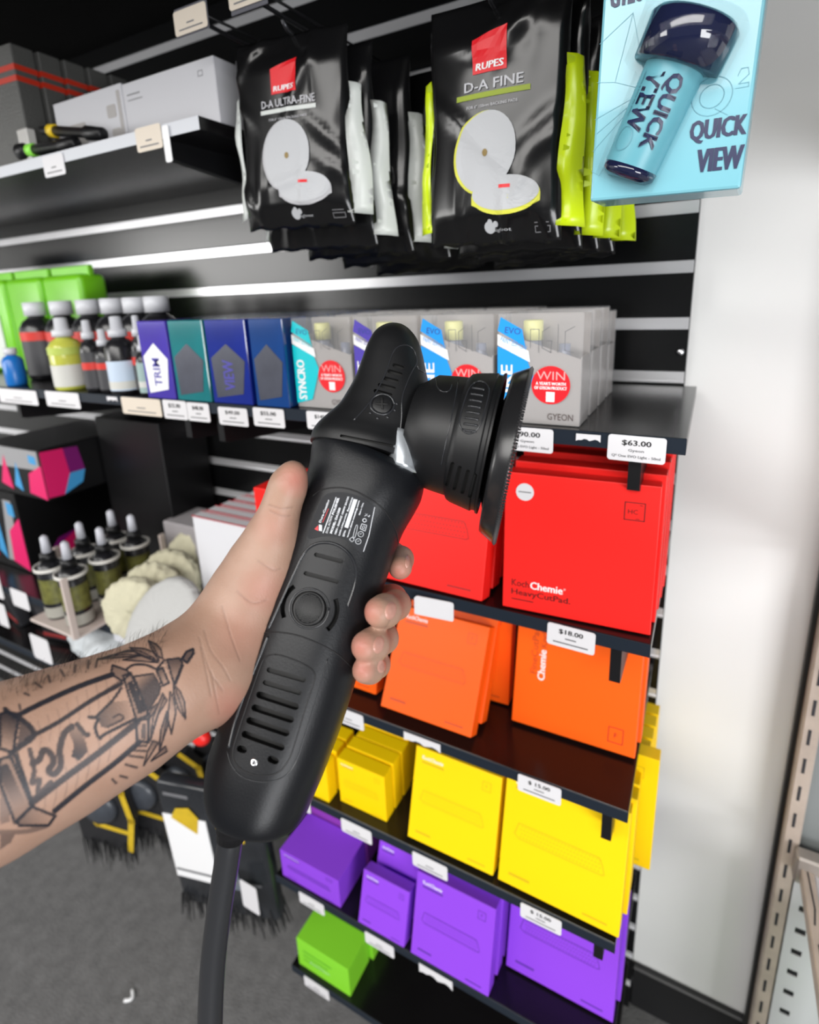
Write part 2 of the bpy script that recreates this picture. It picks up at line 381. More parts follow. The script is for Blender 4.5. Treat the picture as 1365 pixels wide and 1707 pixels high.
pad_box('tall yellow box overhanging the right end of its shelf', .165, .192, .022, YEL, YELI, (-.0925, -.186, ZD), 0, 0, 'pad', 'yellow boxes')
# purple shelf
t = pad_box('long purple box lying flat at the left end of its shelf', .131, .062, .085, PUR, PURI, (-.5515, -.299, ZE), 0, 0, 'pad', 'purple boxes')
pad_box('magenta-tinted box standing behind the lying purple box', .128, .098, .045, MAG, PURI, (-.548, -.212, ZE), 0, 0, 'pad', 'purple boxes')
pad_box('small standing purple box left of the middle one', .089, .090, .024, PUR, PURI, (-.402, -.3035, ZE), R(18), 0, 'pad', 'purple boxes')
pad_box('small purple box leaning behind the small standing one', .089, .1, .04, PUR, PURI, (-.400, -.258, ZE), R(20), 0, 'pad', 'purple boxes')
pad_box('middle purple box with white logo top left', .133, .137, .025, PUR, PURI, (-.2775, -.304, ZE), R(15), 0, 'pad', 'purple boxes')
for i, lb in enumerate(('purple box second behind the middle purple one', 'purple box third behind the middle purple one')):
    pad_box(lb, .133, .139, .025, PUR, PURI, (-.2745+.002*i, -.272+.03*i, ZE), R(13), 0, 'plain', 'purple boxes')
pad_box('largest purple box at the right end, set back on its shelf', .161, .163, .026, PUR, PURI, (-.119, -.252, ZE), R(12), 0, 'pad', 'purple boxes')
pad_box('purple box behind the largest right purple one', .161, .163, .026, PUR, PURI, (-.113, -.221, ZE), R(10), 0, 'plain', 'purple boxes')
# green
pad_box('bright green box lying at the left end of the lowest shelf', .121, .070, .066, GRN, GRNI, (-.5465, -.296, ZF), 0, 0, 'green', 'green boxes')
pad_box('second green box behind the bright green one', .121, .070, .05, GRN, GRNI, (-.539, -.226, ZF), 0, 0, 'plain', 'green boxes')
for o in list(bpy.data.objects):
    if o.get('label') == 'bright green box lying at the left end of the lowest shelf':
        bm = B()
        for k in range(3): line(bm, [(-.045, .045-.011*k), (.02-.01*k, .045-.011*k)], .003)
        obj('printed_lines', bm, GRNI, o)
        bm = B(); text(bm, 'KochChemie', -.03, .022, .006); obj('printed_logo', bm, mat('pale_green_print', (.55, .82, .5), .5), o)
# ------------------------------------------------------------------ boxed coatings on the long shelf
CLEAR = mat('clear_plastic_sleeve', (.70, .71, .73), .12, trans=.0, alpha=.20, spec=.6)
GREYC = mat('grey_silver_card', (.40, .37, .355), .35, metal=.25, var=.08)
def coat_box(label, x0, x1, sticker, word, win=True, depth=.046, y=-.292, front=True, h=.117):
    w = x1-x0-.003; t = thing('coating_box', label, 'box', ((x0+x1)/2, y, ZA), group='clear fronted coating boxes')
    bm = B(); box(bm, -w/2, .0, 0, w/2, depth, h, .0012)
    obj('sleeve', bm, CLEAR, t)
    bm = B()                                                     # inner card whose top edge slopes down to the right
    prism(bm, [(-w/2+.001, .001), (w/2-.001, .001), (w/2-.001, h*.60), (-w/2+.001, h*.84)], .0012, .0022)
    box(bm, -w/2+.001, .002, .001, -w/2+.002, depth-.002, h*.8); box(bm, w/2-.002, .002, .001, w/2-.001, depth-.002, h*.62)
    box(bm, -w/2+.001, depth-.003, .001, w/2-.001, depth-.002, h-.002)
    obj('card_insert', bm, GREYC, t)
    bot = mat('grey_bottle_glass', (.23, .25, .33), .25); cap = mat('pale_yellow_cap', (.80, .78, .32), .4)
    bm = B(); lathe(bm, [(0, .014), (.07, .014), (.08, .008), (.088, .008)], (-w*.14, depth*.5, .004), (0, 0, 1), 20, sx=1.1)
    b = obj('bottle', bm, bot, t, True)
    bm = B(); lathe(bm, [(0, .0105), (.02, .0105), (.021, .009)], (-w*.14, depth*.5, .088), (0, 0, 1), 20); obj('cap', bm, cap, b, True)
    bm = B(); lathe(bm, [(0, .010), (.062, .010), (.07, .006), (.08, .006)], (w*.24, depth*.5, .004), (0, 0, 1), 20); b = obj('bottle', bm, bot, t, True)
    if not front: return t
    st = mat('sticker_'+sticker[0], sticker[1], .4)
    bm = B(); prism(bm, [(-w/2, h*.05), (-w*.22, h*.1), (-w*.06, h*.44), (-w*.14, h*.60), (-w/2, h*.71)], -.0005, -.0001)
    prism(bm, [(-w/2, h*.85), (-w*.16, h*.71), (-w*.20, h*.86), (-w*.46, h*.97)], -.0005, -.0001); obj('sticker', bm, st, t)
    bm = B(); prism(bm, [(-w/2, h*.72), (-w*.1, h*.57), (-w*.12, h*.67), (-w/2, h*.82)], -.0006, -.0001); obj('white_band', bm, WHITE, t)
    bm = B(); text(bm, 'PAINT EDITION', -w*.47, h*.755, h*.045, -.0008, width=w*.33, rot=-.32); obj('band_lettering', bm, st, t)
    bm = B(); text(bm, word, -w*.31, h*.10, h*.11, -.0008, rot=R(90), width=h*.44, bold=.03); obj('name_lettering', bm, WHITE, t)
    bm = B(); text(bm, 'EVO', -w*.41, h*.83, h*.055, -.0008, width=w*.19, rot=-.12); obj('series_lettering', bm, mat('navy_print', (.03, .06, .28), .5), t)
    bm = B(); line(bm, [(-w*.10, h*.70), (-w*.10, h*.86), (0, h*.86), (0, h*.66)], .0006, -.0003); line(bm, [(w*.12, h*.88), (w*.04, h*.84), (w*.04, h*.70), (w*.14, h*.66), (w*.15, h*.76), (w*.09, h*.76)], .0006, -.0003)
    line(bm, [(w*.22, h*.66), (w*.22, h*.90)], .0006, -.0003); line(bm, [(w*.40, h*.88), (w*.30, h*.84), (w*.30, h*.68), (w*.40, h*.66)], .0006, -.0003)
    obj('outline_lettering', bm, INKG, t)
    if win:
        rc = mat('sticker_red', (.78, .012, .02), .4)
        bm = B(); prism(bm, ell(w*.15, h*.37, w*.225, w*.225, 36), -.0009, -.0002); s = obj('round_sticker', bm, rc, t)
        bm = B(); text(bm, 'WIN', w*.15, h*.455, h*.075, -.0011, anchor='c', width=w*.33)
        obj('sticker_title', bm, mat('pink_print', (.95, .35, .35), .5), s)
        bm = B(); text(bm, "A YEAR'S WORTH", w*.15, h*.385, h*.028, -.0011, anchor='c', width=w*.35, bold=.03); text(bm, 'OF GYEON PRODUCT', w*.15, h*.345, h*.028, -.0011, anchor='c', width=w*.38, bold=.03)
        box(bm, w*.10, -.0011, h*.22, w*.20, -.0010, h*.31)
        obj('sticker_lettering', bm, WHITE, s)
    bm = B(); text(bm, 'GYEON', w*.12, h*.055, h*.06, -.0006, width=w*.30); obj('brand_lettering', bm, mat('brown_grey_print', (.10, .075, .07), .4), t)
    return t
TQ, VI, BLU = ('turquoise', (.0, .55, .62)), ('violet', (.08, .05, .42)), ('sky_blue', (.01, .30, .80))
coat_box('clear-fronted coating box with turquoise sticker reading SYNCRO', -.482, -.388, TQ, 'SYNCRO')
coat_box('clear-fronted coating box with violet sticker behind the polisher tip', -.386, -.296, VI, 'MATTE')
coat_box('clear-fronted coating box with blue sticker behind the polisher head', -.294, -.204, BLU, 'ONE')
coat_box('rightmost front coating box with blue sticker reading PURE', -.202, -.110, BLU, 'PURE')
for r in range(1, 4):
    for c, (x0, nm) in enumerate(((-.482, 'turquoise'), (-.386, 'violet'), (-.294, 'left blue'), (-.202, 'right blue'))):
        coat_box('clear coating box %s behind the %s stickered one' % (['second', 'third', 'last'][r-1], nm), x0+.004*r*(c == 3)*.5, x0+.092, BLU, '', front=False, y=-.292+.0565*r, h=.117 if c < 3 or r < 3 else .110)
def film_box(label, x0, x1, col, word, y=-.303, h=.117, d=.05, white=False, front=True):
    w = x1-x0-.003; t = thing('gift_box', label, 'box', ((x0+x1)/2, y, ZA), group='glossy coloured coating boxes')
    m = mat('gloss_carton_'+('%02x%02x%02x' % tuple(int(255*c) for c in col)), col, .12, coat=.6, var=.35, vscale=14)
    bm = B(); box(bm, -w/2, 0, 0, w/2, d, h, .001); obj('carton', bm, m, t)
    if front:
        bm = B(); prism(bm, [(-w*.38, h*.07), (w*.30, h*.13), (w*.42, h*.52), (0, h*.72), (-w*.42, h*.55)], -.0006, -.0001)
        obj('label_panel', bm, WHITE if white else mat('grey_label_panel', (.07, .075, .10), .25, var=.3, vscale=30), t)
        if word:
            bm = B(); text(bm, word, w*.12, h*.17, w*.26, -.0009, rot=R(90), width=h*.36, bold=.012); obj('lettering', bm, mat('violet_print', (.06, .05, .36), .5), t)
    return t
film_box('violet coating box with white house shaped panel reading TRIM', -.770, -.704, (.055, .03, .36), 'TRIM', white=True)
film_box('teal glossy coating box beside the violet one', -.702, -.629, (.005, .17, .19), '')
film_box('royal blue glossy coating box reading VIEW', -.627, -.549, (.005, .02, .24), 'VIEW')
film_box('blue glossy coating box touching the clear fronted boxes', -.545, -.484, (.005, .05, .22), '')
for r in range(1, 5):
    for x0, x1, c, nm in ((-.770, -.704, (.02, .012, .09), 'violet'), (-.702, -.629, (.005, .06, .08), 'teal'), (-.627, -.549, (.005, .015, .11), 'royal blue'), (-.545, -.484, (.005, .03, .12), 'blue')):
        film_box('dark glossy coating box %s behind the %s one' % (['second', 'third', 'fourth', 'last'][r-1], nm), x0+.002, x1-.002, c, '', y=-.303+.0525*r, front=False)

# ------------------------------------------------------------------ bottles on the long shelf
def spray(label, x, y, hh, body, cap, r=.019, lab=None, top='spray', grp='sprayer bottles on the coating shelf', zs=ZA, lw=.5):
    t = thing('bottle', label, 'bottle', (x, y, zs), group=grp)
    bm = B(); lathe(bm, [(0, r*.9), (.004, r), (hh*.60, r), (hh*.68, r*.75), (hh*.72, r*.45), (hh*.75, r*.42)], (0, 0, 0), (0, 0, 1), 20); obj('bottle_body', bm, body, t, True)
    bm = B()
    if top == 'spray':
        lathe(bm, [(0, r*.62), (hh*.09, r*.60), (hh*.10, r*.40), (hh*.25, r*.36), (hh*.26, r*.2)], (0, 0, hh*.74), (0, 0, 1), 18)
    else: lathe(bm, [(0, r*.60), (hh*.15, r*.60), (hh*.155, r*.5)], (0, 0, hh*.74), (0, 0, 1), 18)
    obj('cap', bm, cap, t, True)
    if lab:
        bm = B(); lathe(bm, [(0, r*1.015), (hh*lw, r*1.015)], (0, 0, hh*.06), (0, 0, 1), 20, cap=False); obj('label', bm, lab[0], t, True)
        bm = B(); lathe(bm, [(0, r*1.03), (hh*.1, r*1.03)], (0, 0, hh*lab[2]), (0, 0, 1), 20, cap=False); obj('label_stripe', bm, lab[1], t, True)
    return t
GB = mat('black_bottle', (.012, .012, .014), .25); WC = mat('soft_white_cap', (.62, .63, .67), .4)
YG = mat('yellow_green_liquid', (.50, .52, .08), .15, var=.2, vscale=30); FRL = mat('frosted_nozzle', (.55, .56, .60), .3)
RL = mat('red_label', (.6, .03, .02), .5); DL = mat('charcoal_label', (.05, .05, .055), .5); IB = mat('ice_blue_label', (.52, .62, .75), .5); PG = mat('pale_grey_label', (.6, .6, .56), .5)
spray('clear sprayer bottle with yellow-green liquid and white trigger', -1.000, -.280, .125, YG, WC, .028, (PG, mat('lime_label', (.45, .55, .1), .5), .5), lw=.3)
spray('black sprayer bottle with red label band right of the yellow-green one', -.925, -.283, .120, GB, FRL, .017, (DL, RL, .32))
spray('black sprayer bottle between the red banded and the ice-blue labelled ones', -.888, -.283, .105, GB, FRL, .016, (DL, RL, .38))
spray('black sprayer bottle with wide ice-blue label', -.846, -.283, .125, GB, FRL, .024, (IB, PG, .08), lw=.38)
spray('slim black bottle with red label beside the ice-blue labelled one', -.812, -.272, .125, GB, FRL, .014, (DL, RL, .38))
spray('slim dark bottle with pale label next to the violet box', -.787, -.286, .095, GB, FRL, .013, (mat('sage_label', (.3, .42, .4), .5), PG, .15))
for i, x in enumerate((-1.215, -1.125, -1.040, -.968, -.905, -.848)):
    spray(['large black bottle with red and white label, leftmost of the capped row', 'tall white-capped black bottle second from left', 'tall white-capped black bottle third from left', 'tall white-capped black bottle fourth from left', 'tall white-capped black bottle fifth from left', 'tall white-capped black bottle nearest the violet boxes'][i],
          x, -.200, .172, GB, WC, .034, (DL, RL, .46), top='cap', grp='white capped black bottles at the back')
spray('small blue bottle behind the far left price tag', -1.17, -.285, .08, mat('blue_bottle', (.01, .15, .5), .3), WC, .018, None, top='cap')
LG = mat('lime_green_pouch', (.17, .55, .01), .35, var=.25, vscale=9); LW = mat('pale_pouch_face', (.66, .72, .66), .4)
for i, x in enumerate((-1.46, -1.32, -1.18)):
    t = thing('pouch', ['lime green pouch with pale face at the far left', 'lime green pouch in the middle behind the capped bottles', 'lime green pouch nearest the grey slat wall'][i], 'pouch', (x, -.13, ZA), group='lime green pouches behind the bottles')
    bm = B(); box(bm, -.066, -.03, 0, .066, .03, .205, .012, seg=3); obj('pouch_body', bm, LG, t, True)
    bm = B(); box(bm, -.064, -.006, .2, .064, .006, .222, .002); obj('top_seal', bm, LG, t)
    if i == 0:
        bm = B(); box(bm, -.064, -.034, .01, .03, -.030, .13, .001); obj('front_label', bm, LW, t)
bm = B(); box(bm, -1.72, -.2, ZA, -1.56, -.1, .14, .006); tag(obj('blue_carton', bm, mat('deep_blue_carton', (.01, .09, .22), .5)), 'deep blue carton at the far left end of the coating shelf', 'box')

# ------------------------------------------------------------------ upper left shelf
WBX = mat('white_gift_carton', (.58, .58, .61), .4); GBX = mat('dark_grey_ribbed_carton', (.085, .085, .08), .5, bump=.6, bscale=380); RST = mat('red_stripe', (.55, .03, .01), .5)
t = thing('flat_carton', 'white flat carton at the right end of the upper left shelf', 'box', (-.692, -.252, .223))
bm = B(); box(bm, -.092, 0, 0, .092, .055, .083, .001); obj('carton', bm, WBX, t)
bm = B(); line(bm, [(-.082, .067), (-.056, .067)], .0016); line(bm, [(-.082, .060), (-.052, .060)], .0012); line(bm, [(.062, .064), (.07, .064), (.07, .070), (.062, .070)], .0008, closed=True); obj('small_print', bm, INKG, t)
t = thing('flat_carton', 'white carton with a mug printed on it beside the grey striped cartons', 'box', (-.869, -.252, .223))
bm = B(); box(bm, -.083, 0, 0, .083, .040, .086, .001); obj('carton', bm, WBX, t)
bm = B(); prism(bm, rrect(-.05, .02, -.01, .05, .004), -.0006, 0); prism(bm, rrect(.045, .045, .065, .062, .003), -.0006, 0); prism(bm, rrect(.05, .01, .07, .03, .003), -.0006, 0); prism(bm, rrect(.071, .002, .078, .078, .002), -.0006, 0); obj('printed_picture', bm, mat('warm_grey_print', (.40, .38, .37), .5), t)
for i in range(5):
    t = thing('upright_carton', ['grey ribbed carton with two red stripes, nearest and brightest', 'grey ribbed carton with two red stripes, second from the front', 'grey ribbed carton with two red stripes, third from the front', 'grey ribbed carton with two red stripes, fourth from the front', 'grey ribbed carton with two red stripes, nearest the wall'][i], 'box', (-.990+.002*i, -.278+.0405*i, .223), (0, 0, R(4)), group='grey ribbed cartons on the upper left shelf')
    h = .172
    bm = B(); box(bm, -.16, 0, 0, 0, .036, h, .0015); obj('carton', bm, GBX, t)
    bm = B()
    for z in (h*.70, h*.79): box(bm, -.1607, -.0007, z, .0007, .0367, z+h*.045)
    obj('stripes', bm, RST, t)
def torch(label, p, q, ringc, head=.011, ringlab='ring'):
    t = thing('pen_light', label, 'torch', p, group='black pen lights on the upper left shelf'); a = Vector(q)-Vector(p); L = a.length
    bm = B(); lathe(bm, [(.028, .0075), (L*.7, .007), (L*.75, .010), (L, .0085), (L+.002, .006)], (0, 0, 0), a, 16); obj('barrel', bm, BLK, t, True)
    bm = B(); lathe(bm, [(-.012, head*.7), (-.008, head), (.006, head), (.014, .009)], (0, 0, 0), a, 16); obj('head', bm, BLK, t, True)
    bm = B(); lathe(bm, [(.014, .0092), (.0275, .0092)], (0, 0, 0), a, 16); obj('coloured_ring', bm, ringc, t, True)
    return t
torch('black pen light with yellow ring lying on the upper left shelf', (-.930, -.285, .262), (-.790, -.290, .235), mat('amber_ring', (.80, .55, .02), .4), .006)
torch('black pen light with bright green ring near the shelf edge', (-.975, -.298, .2365), (-.850, -.292, .2315), mat('lime_ring', (.30, .85, .08), .4), .012)
bm = B(); box(bm, -.982, -.30, .2225, -.956, -.285, .268, .002); tag(obj('clear_case', bm, mat('frosted_case', (.5, .49, .47), .3)), 'small frosted case between the pen lights and the grey cartons', 'case')
bm = B(); box(bm, -.690, -.165, .262, -.580, -.155, .276, .001); tag(obj('red_strip_card', bm, mat('bright_red_strip', (.85, .02, .02), .5)), 'bright red strip on the dark packet hanging behind the white carton', 'packet')

# ------------------------------------------------------------------ hanging pad bags
BAG = mat('black_gloss_bag_film', (.006, .006, .0065), .2, spec=.45)
YF = mat('neon_yellow_film', (.62, .80, .01), .28); WF = mat('milky_white_film', (.60, .63, .61), .35); RUP = mat('red_logo_flag', (.72, .012, .02), .4); WP = mat('white_pad_print', (.46, .47, .49), .5)
def film(w, h, d, seed, nx=30, nz=40, amp=.0035, flare=.0):
    """creased, slightly inflated film bag, closed, front towards -Y; returns (bmesh, front surface function)"""
    r = random.Random(seed); cr = [(r.uniform(-1, 1), r.uniform(.0, 1), r.uniform(0, math.pi), r.uniform(.6, 1.6)) for _ in range(16)]
    def f(u, v):   # u -1..1, v 0..1
        e = max(0, 1-u*u)**.5; g = min(1, v/.13)*min(1, (1-v)/.16); g = max(0, g)
        y = -d*e**.8*g
        for cu, cv, ca, k in cr:
            du = (u-cu)*math.cos(ca)+(v-cv)*2*math.sin(ca); dv = -(u-cu)*math.sin(ca)+(v-cv)*2*math.cos(ca)
            y += -amp*k*math.exp(-(du/.07)**2-(dv/.42)**2)*(.3+.7*(1-.6*e*g))
        y += amp*.35*math.sin(9*v+3*u)*(1-e*g)
        return y
    def X(u, v): return u*w/2*(1+flare*(1-v)**3-.03*math.sin(math.pi*v)+.012*math.sin(11*v+u))
    bm = B(); F = {}; K = {}
    for i in range(nx+1):
        for j in range(nz+1):
            u = -1+2*i/nx; v = j/nz; y = f(u, v); z = h*v+.0015*math.sin(14*u)*(1 if v < .02 else 0)
            F[i, j] = bm.verts.new((X(u, v), y-.0006, z)); K[i, j] = bm.verts.new((X(u, v), -y*.55+.0006 if 0 < i < nx and 0 < j < nz else y+.0006, z))
    for i in range(nx):
        for j in range(nz):
            bm.faces.new((F[i, j], F[i+1, j], F[i+1, j+1], F[i, j+1])); bm.faces.new((K[i, j], K[i, j+1], K[i+1, j+1], K[i+1, j]))
    for i in range(nx):
        bm.faces.new((F[i, 0], K[i, 0], K[i+1, 0], F[i+1, 0])); bm.faces.new((F[i, nz], F[i+1, nz], K[i+1, nz], K[i, nz]))
    for j in range(nz):
        bm.faces.new((F[0, j], F[0, j+1], K[0, j+1], K[0, j])); bm.faces.new((F[nx, j], K[nx, j], K[nx, j+1], F[nx, j+1]))
    def surf(x, z):
        v = min(1, max(0, z/h)); u = x/(w/2)
        return f(max(-1, min(1, u)), v)-.0013
    return bm, surf
def press(bm, surf, cuts=0):
    """subdivide flat artwork and lay it on the film"""
    if cuts: bmesh.ops.subdivide_edges(bm, edges=bm.edges, cuts=cuts, use_grid_fill=True)
    for v in bm.verts: v.co.y = surf(v.co.x, v.co.z)+v.co.y
    return bm
def gridpoly(bm, x0, z0, x1, z1, n=8, sh=0.):
    V = [[bm.verts.new((x0+(x1-x0)*i/n+sh*(j/n), 0, z0+(z1-z0)*j/n)) for i in range(n+1)] for j in range(n+1)]
    for j in range(n):
        for i in range(n): bm.faces.new((V[j][i], V[j][i+1], V[j+1][i+1], V[j+1][i]))
    return bm
def disc(bm, cx, cz, rx, rz, n=36, rings=6, y=0., a0=0.):
    c = bm.verts.new((cx, y, cz)); prev = None
    for r in range(1, rings+1):
        cur = [bm.verts.new((x, y, z)) for x, z in ell(cx, cz, rx*r/rings, rz*r/rings, n, a0)]
        for k in range(n):
            if prev is None: bm.faces.new((c, cur[k], cur[(k+1) % n]))
            else: bm.faces.new((prev[k], cur[k], cur[(k+1) % n], prev[(k+1) % n]))
        prev = cur
    return bm
def pad_bag(label, loc, yaw, w, h, seed, accent, word, art=True, tilt=0., d=.016, flapL=True, flapR=True, accname='side_film'):
    t = thing('pad_bag', label, 'bag', loc, (0, tilt, yaw), 'hanging pad bags')
    bm, sf = film(w, h, d, seed); obj('film_bag', bm, BAG, t, True)
    for s, on in ((-1, flapL), (1, flapR)):
        if not on: continue
        bm = B(); n = 14; rows = []
        r = random.Random(seed+s)
        for j in range(n+1):
            v = j/n; z = h*(.07+.66*v); wob = .0022*math.sin(7*v+seed)
            a = Vector((s*(w/2-.004)+wob, -.006+.003*math.sin(9*v), z)); b = Vector((s*(w/2+.010+.010*(1-v))+wob, .010+.004*math.sin(5*v+1), z-.002))
            q = Vector((s*.0004, .0006, 0)); m = (a+b)/2+Vector((s*.004, -.003*math.sin(13*v+seed), 0))
            rows.append([a, m, b, b+q, m+q+Vector((0, .001, 0)), a+q])
        loft(bm, rows); obj(accname, bm, accent, t, True)
    if not art: return t
    bm = B(); gridpoly(bm, -.018, h*.700, .018, h*.825, 6)
    for v in bm.verts:
        if v.co.z > h*.80: v.co.z += .008*((v.co.x+.018)/.036)
    fl = obj('logo_flag', press(bm, sf), RUP, t)
    bm = B(); text(bm, 'RUPES', 0, h*.725, h*.026, -.0006, anchor='c', width=.029, bold=.04, shear=.15); obj('logo_lettering', press(bm, sf), WHITE, fl)
    bm = B(); text(bm, word, .004, h*.655, h*.038, -.0004, anchor='c', width=.062 if len(word) < 9 else .075, bold=.01); text(bm, 'FOR 6" 150mm BACKING PADS', .003, h*.575, h*.012, -.0004, anchor='c', width=.054)
    obj('name_lettering', press(bm, sf), mat('silver_print', (.52, .52, .55), .45), t)
    bm = B(); gridpoly(bm, -.036, h*.606, .042, h*.627, 8); obj('accent_bar', press(bm, sf), accent if accent is not YF else mat('olive_yellow_bar', (.28, .36, .02), .5), t)
    ed = mat('yellow_pad_edge', (.62, .62, .05), .5) if accent is YF else mat('grey_pad_edge', (.42, .42, .44), .5)
    bm = B(); disc(bm, -.0045, h*.385, .0335, .039, a0=-.25); disc(bm, .020, h*.205, .0365, .0185, y=-.0002); gridpoly(bm, -.0165, h*.155, .0565, h*.205, 8)
    for v in bm.verts:
        if v.co.z < h*.20 and abs(v.co.y) < 1e-7 and v.co.z >= h*.154: v.co.z = max(v.co.z, h*.178-.016*math.sqrt(max(0, 1-((v.co.x-.020)/.0366)**2)))
    obj('printed_pad_edge', press(bm, sf), ed, t)
    bm = B(); disc(bm, -.0025, h*.388, .0325, .038, y=-.0005, a0=-.25); disc(bm, .020, h*.215, .0355, .0165, y=-.0007)
    pp = obj('printed_pads', press(bm, sf), WP, t)
    bm = B(); disc(bm, -.0015, h*.385, .003, .0035, n=12, rings=2, y=-.0009); obj('printed_hole', press(bm, sf), mat('bronze_print', (.25, .17, .05), .5), pp)
    bm = B(); gridpoly(bm, .014, h*.235, .026, h*.25, 3); [setattr(v.co, 'y', -.001) for v in bm.verts]; obj('printed_red_mark', press(bm, sf), RUP, pp)
    bm = B(); disc(bm, .002, h*.075, .006, .006, n=14, rings=2); disc(bm, .009, h*.088, .003, .003, n=10, rings=1); disc(bm, .003, h*.098, .0028, .0028, n=10, rings=1); text(bm, 'bigfoot', .005, h*.052, h*.018, -.0004, width=.022); obj('footprint_emblem', press(bm, sf), WP, t)
    bm = B(); line(bm, [(w*.34, h*.07), (w*.44, h*.07), (w*.44, h*.045), (w*.34, h*.045)], .0008, -.0003, closed=True); line(bm, [(w*.34, h*.085), (w*.43, h*.085)], .0008, -.0003); obj('small_print', press(bm, sf), INKG, t)
    return t
pad_bag('front black pad bag with neon yellow sides lettered D-A FINE', (-.218, -.262, .045), R(-4), .150, .228, 3, YF, 'D-A FINE', tilt=R(2), accname='yellow_side_film')
for i in range(3):
    pad_bag('black pad bag with neon yellow sides, %s behind the D-A FINE bag' % ['first', 'second', 'third'][i], (-.203+.010*i, -.225+.04*i, .036-.004*i), R(-8+3*i), .150, .228, 11+i, YF, '', art=False, tilt=R(1-2*i), d=.012, accname='yellow_side_film')
pad_bag('front black pad bag with white sides lettered D-A ULTRA-FINE', (-.470, -.268, .083), R(4), .158, .210, 5, WF, 'D-A ULTRA-FINE', tilt=R(2), accname='white_side_film')
for i in range(4):
    pad_bag('black pad bag with white sides, %s behind the ULTRA-FINE bag' % ['first', 'second', 'third', 'fourth'][i], (-.462+.030*i, -.235+.042*i, .058-.010*i), R(3-3*i), .165+.006*i, .225, 21+i, WF, '', art=False, tilt=R(2-i), d=.012, accname='white_side_film')
# peg hooks with price holders
def hook(label, x, z, yf=-.30, price=None, zt=None):
    t = thing('peg_hook', label, 'hook', (x, 0, z), group='peg hooks on the slat panel')
    bm = B(); tube(bm, [(0, -.002, 0), (0, yf+.02, 0), (0, yf+.008, .002), (0, yf, .010)], .0026, 8); obj('rod', bm, mat('dark_steel', (.05, .05, .055), .3, metal=.8), t, True)
    bm = B(); box(bm, -.02, -.006, -.012, .02, -.0005, .012, .001); obj('back_plate', bm, BLK, t)
    if zt:
        bm = B(); tube(bm, [(0, -.002, .02), (0, yf-.006, zt-z+.004)], .0018, 8); obj('label_arm', bm, BLK, t, True)
        bm = B(); box(bm, -.027, yf-.007, zt-z-.022, .027, yf-.0055, zt-z+.008, .0005); obj('tag_holder', bm, mat('smoke_holder', (.12, .12, .14), .3), t)
    return t
hook('black peg hook carrying the yellow sided pad bags', -.213, .262, -.285)
hook('black peg hook carrying the white sided pad bags', -.457, .292, -.285)
hook('black peg hook with tag holder at the top left of the picture', -.577, .325, -.297, zt=.330)
hook('black peg hook with tag holder cut by the top edge of the picture', -.487, .325, -.297, zt=.333)
hook('black peg hook under the turquoise blister box', -.055, .243, -.36)
price_tag('cream price tag in a holder at the top left, left one of two', -.604, -.550, .3345, .3090, None, BL, y=-.3052, m=TAGC)
price_tag('cream price tag in a holder cut by the top edge of the picture', -.514, -.460, .3420, .3150, None, BL, y=-.3052, m=TAGC)

# ------------------------------------------------------------------ turquoise blister box
TUR = mat('turquoise_card', (.20, .50, .59), .22, coat=.4); NAV = mat('navy_print_ink', (.012, .018, .075), .35); TLN = mat('teal_line_print', (.13, .36, .45), .4)
t = thing('blister_box', 'turquoise box with a navy capped bottle in a clear blister, lettered QUICK VIEW', 'box', (-.0425, -.380, .062), (0, R(1.5), R(-3)))
W, H, D = .104, .200, .042
bm = B(); box(bm, -W/2, 0, 0, W/2, D, H, .0022, seg=2); obj('carton', bm, TUR, t)
bm = B(); box(bm, -.02, D*.45, H-.001, .02, D*.55, H+.025, .001); obj('hang_tab', bm, TUR, t)
bm = B(); text(bm, 'QUICK', .016, .0320, .0150, -.0005, width=.0345, bold=.035); text(bm, 'VIEW', .0225, .0130, .0150, -.0005, width=.028, bold=.035); text(bm, 'GYEON', -.046, .129, .013, -.0005, width=.030, bold=.04); obj('lettering', bm, NAV, t)
bm = B(); line(bm, ell(.027, .061, .0125, .0120, 30), .0005, closed=True); line(bm, ell(.027, .061, .0075, .0072, 30), .0005, closed=True); line(bm, [(.030, .053), (.038, .048)], .0005)
line(bm, [(.0415, .071), (.043, .075), (.047, .075), (.048, .071), (.0425, .066), (.0485, .066), (.0485, .0635), (.041, .0635)], .0004)
A_ = [(-.052, .108), (-.030, .123), (-.039, .081), (-.052, .083)]
line(bm, A_, .0003); line(bm, [(-.030, .123), (-.016, .072), (-.039, .081)], .0003); line(bm, [(-.052, .058), (-.016, .072), (-.050, .048)], .0003); line(bm, [(-.016, .072), (-.052, .036)], .0003); line(bm, [(-.016, .072), (-.046, .018), (-.052, .022)], .0003)
obj('printed_line_art', bm, TLN, t)
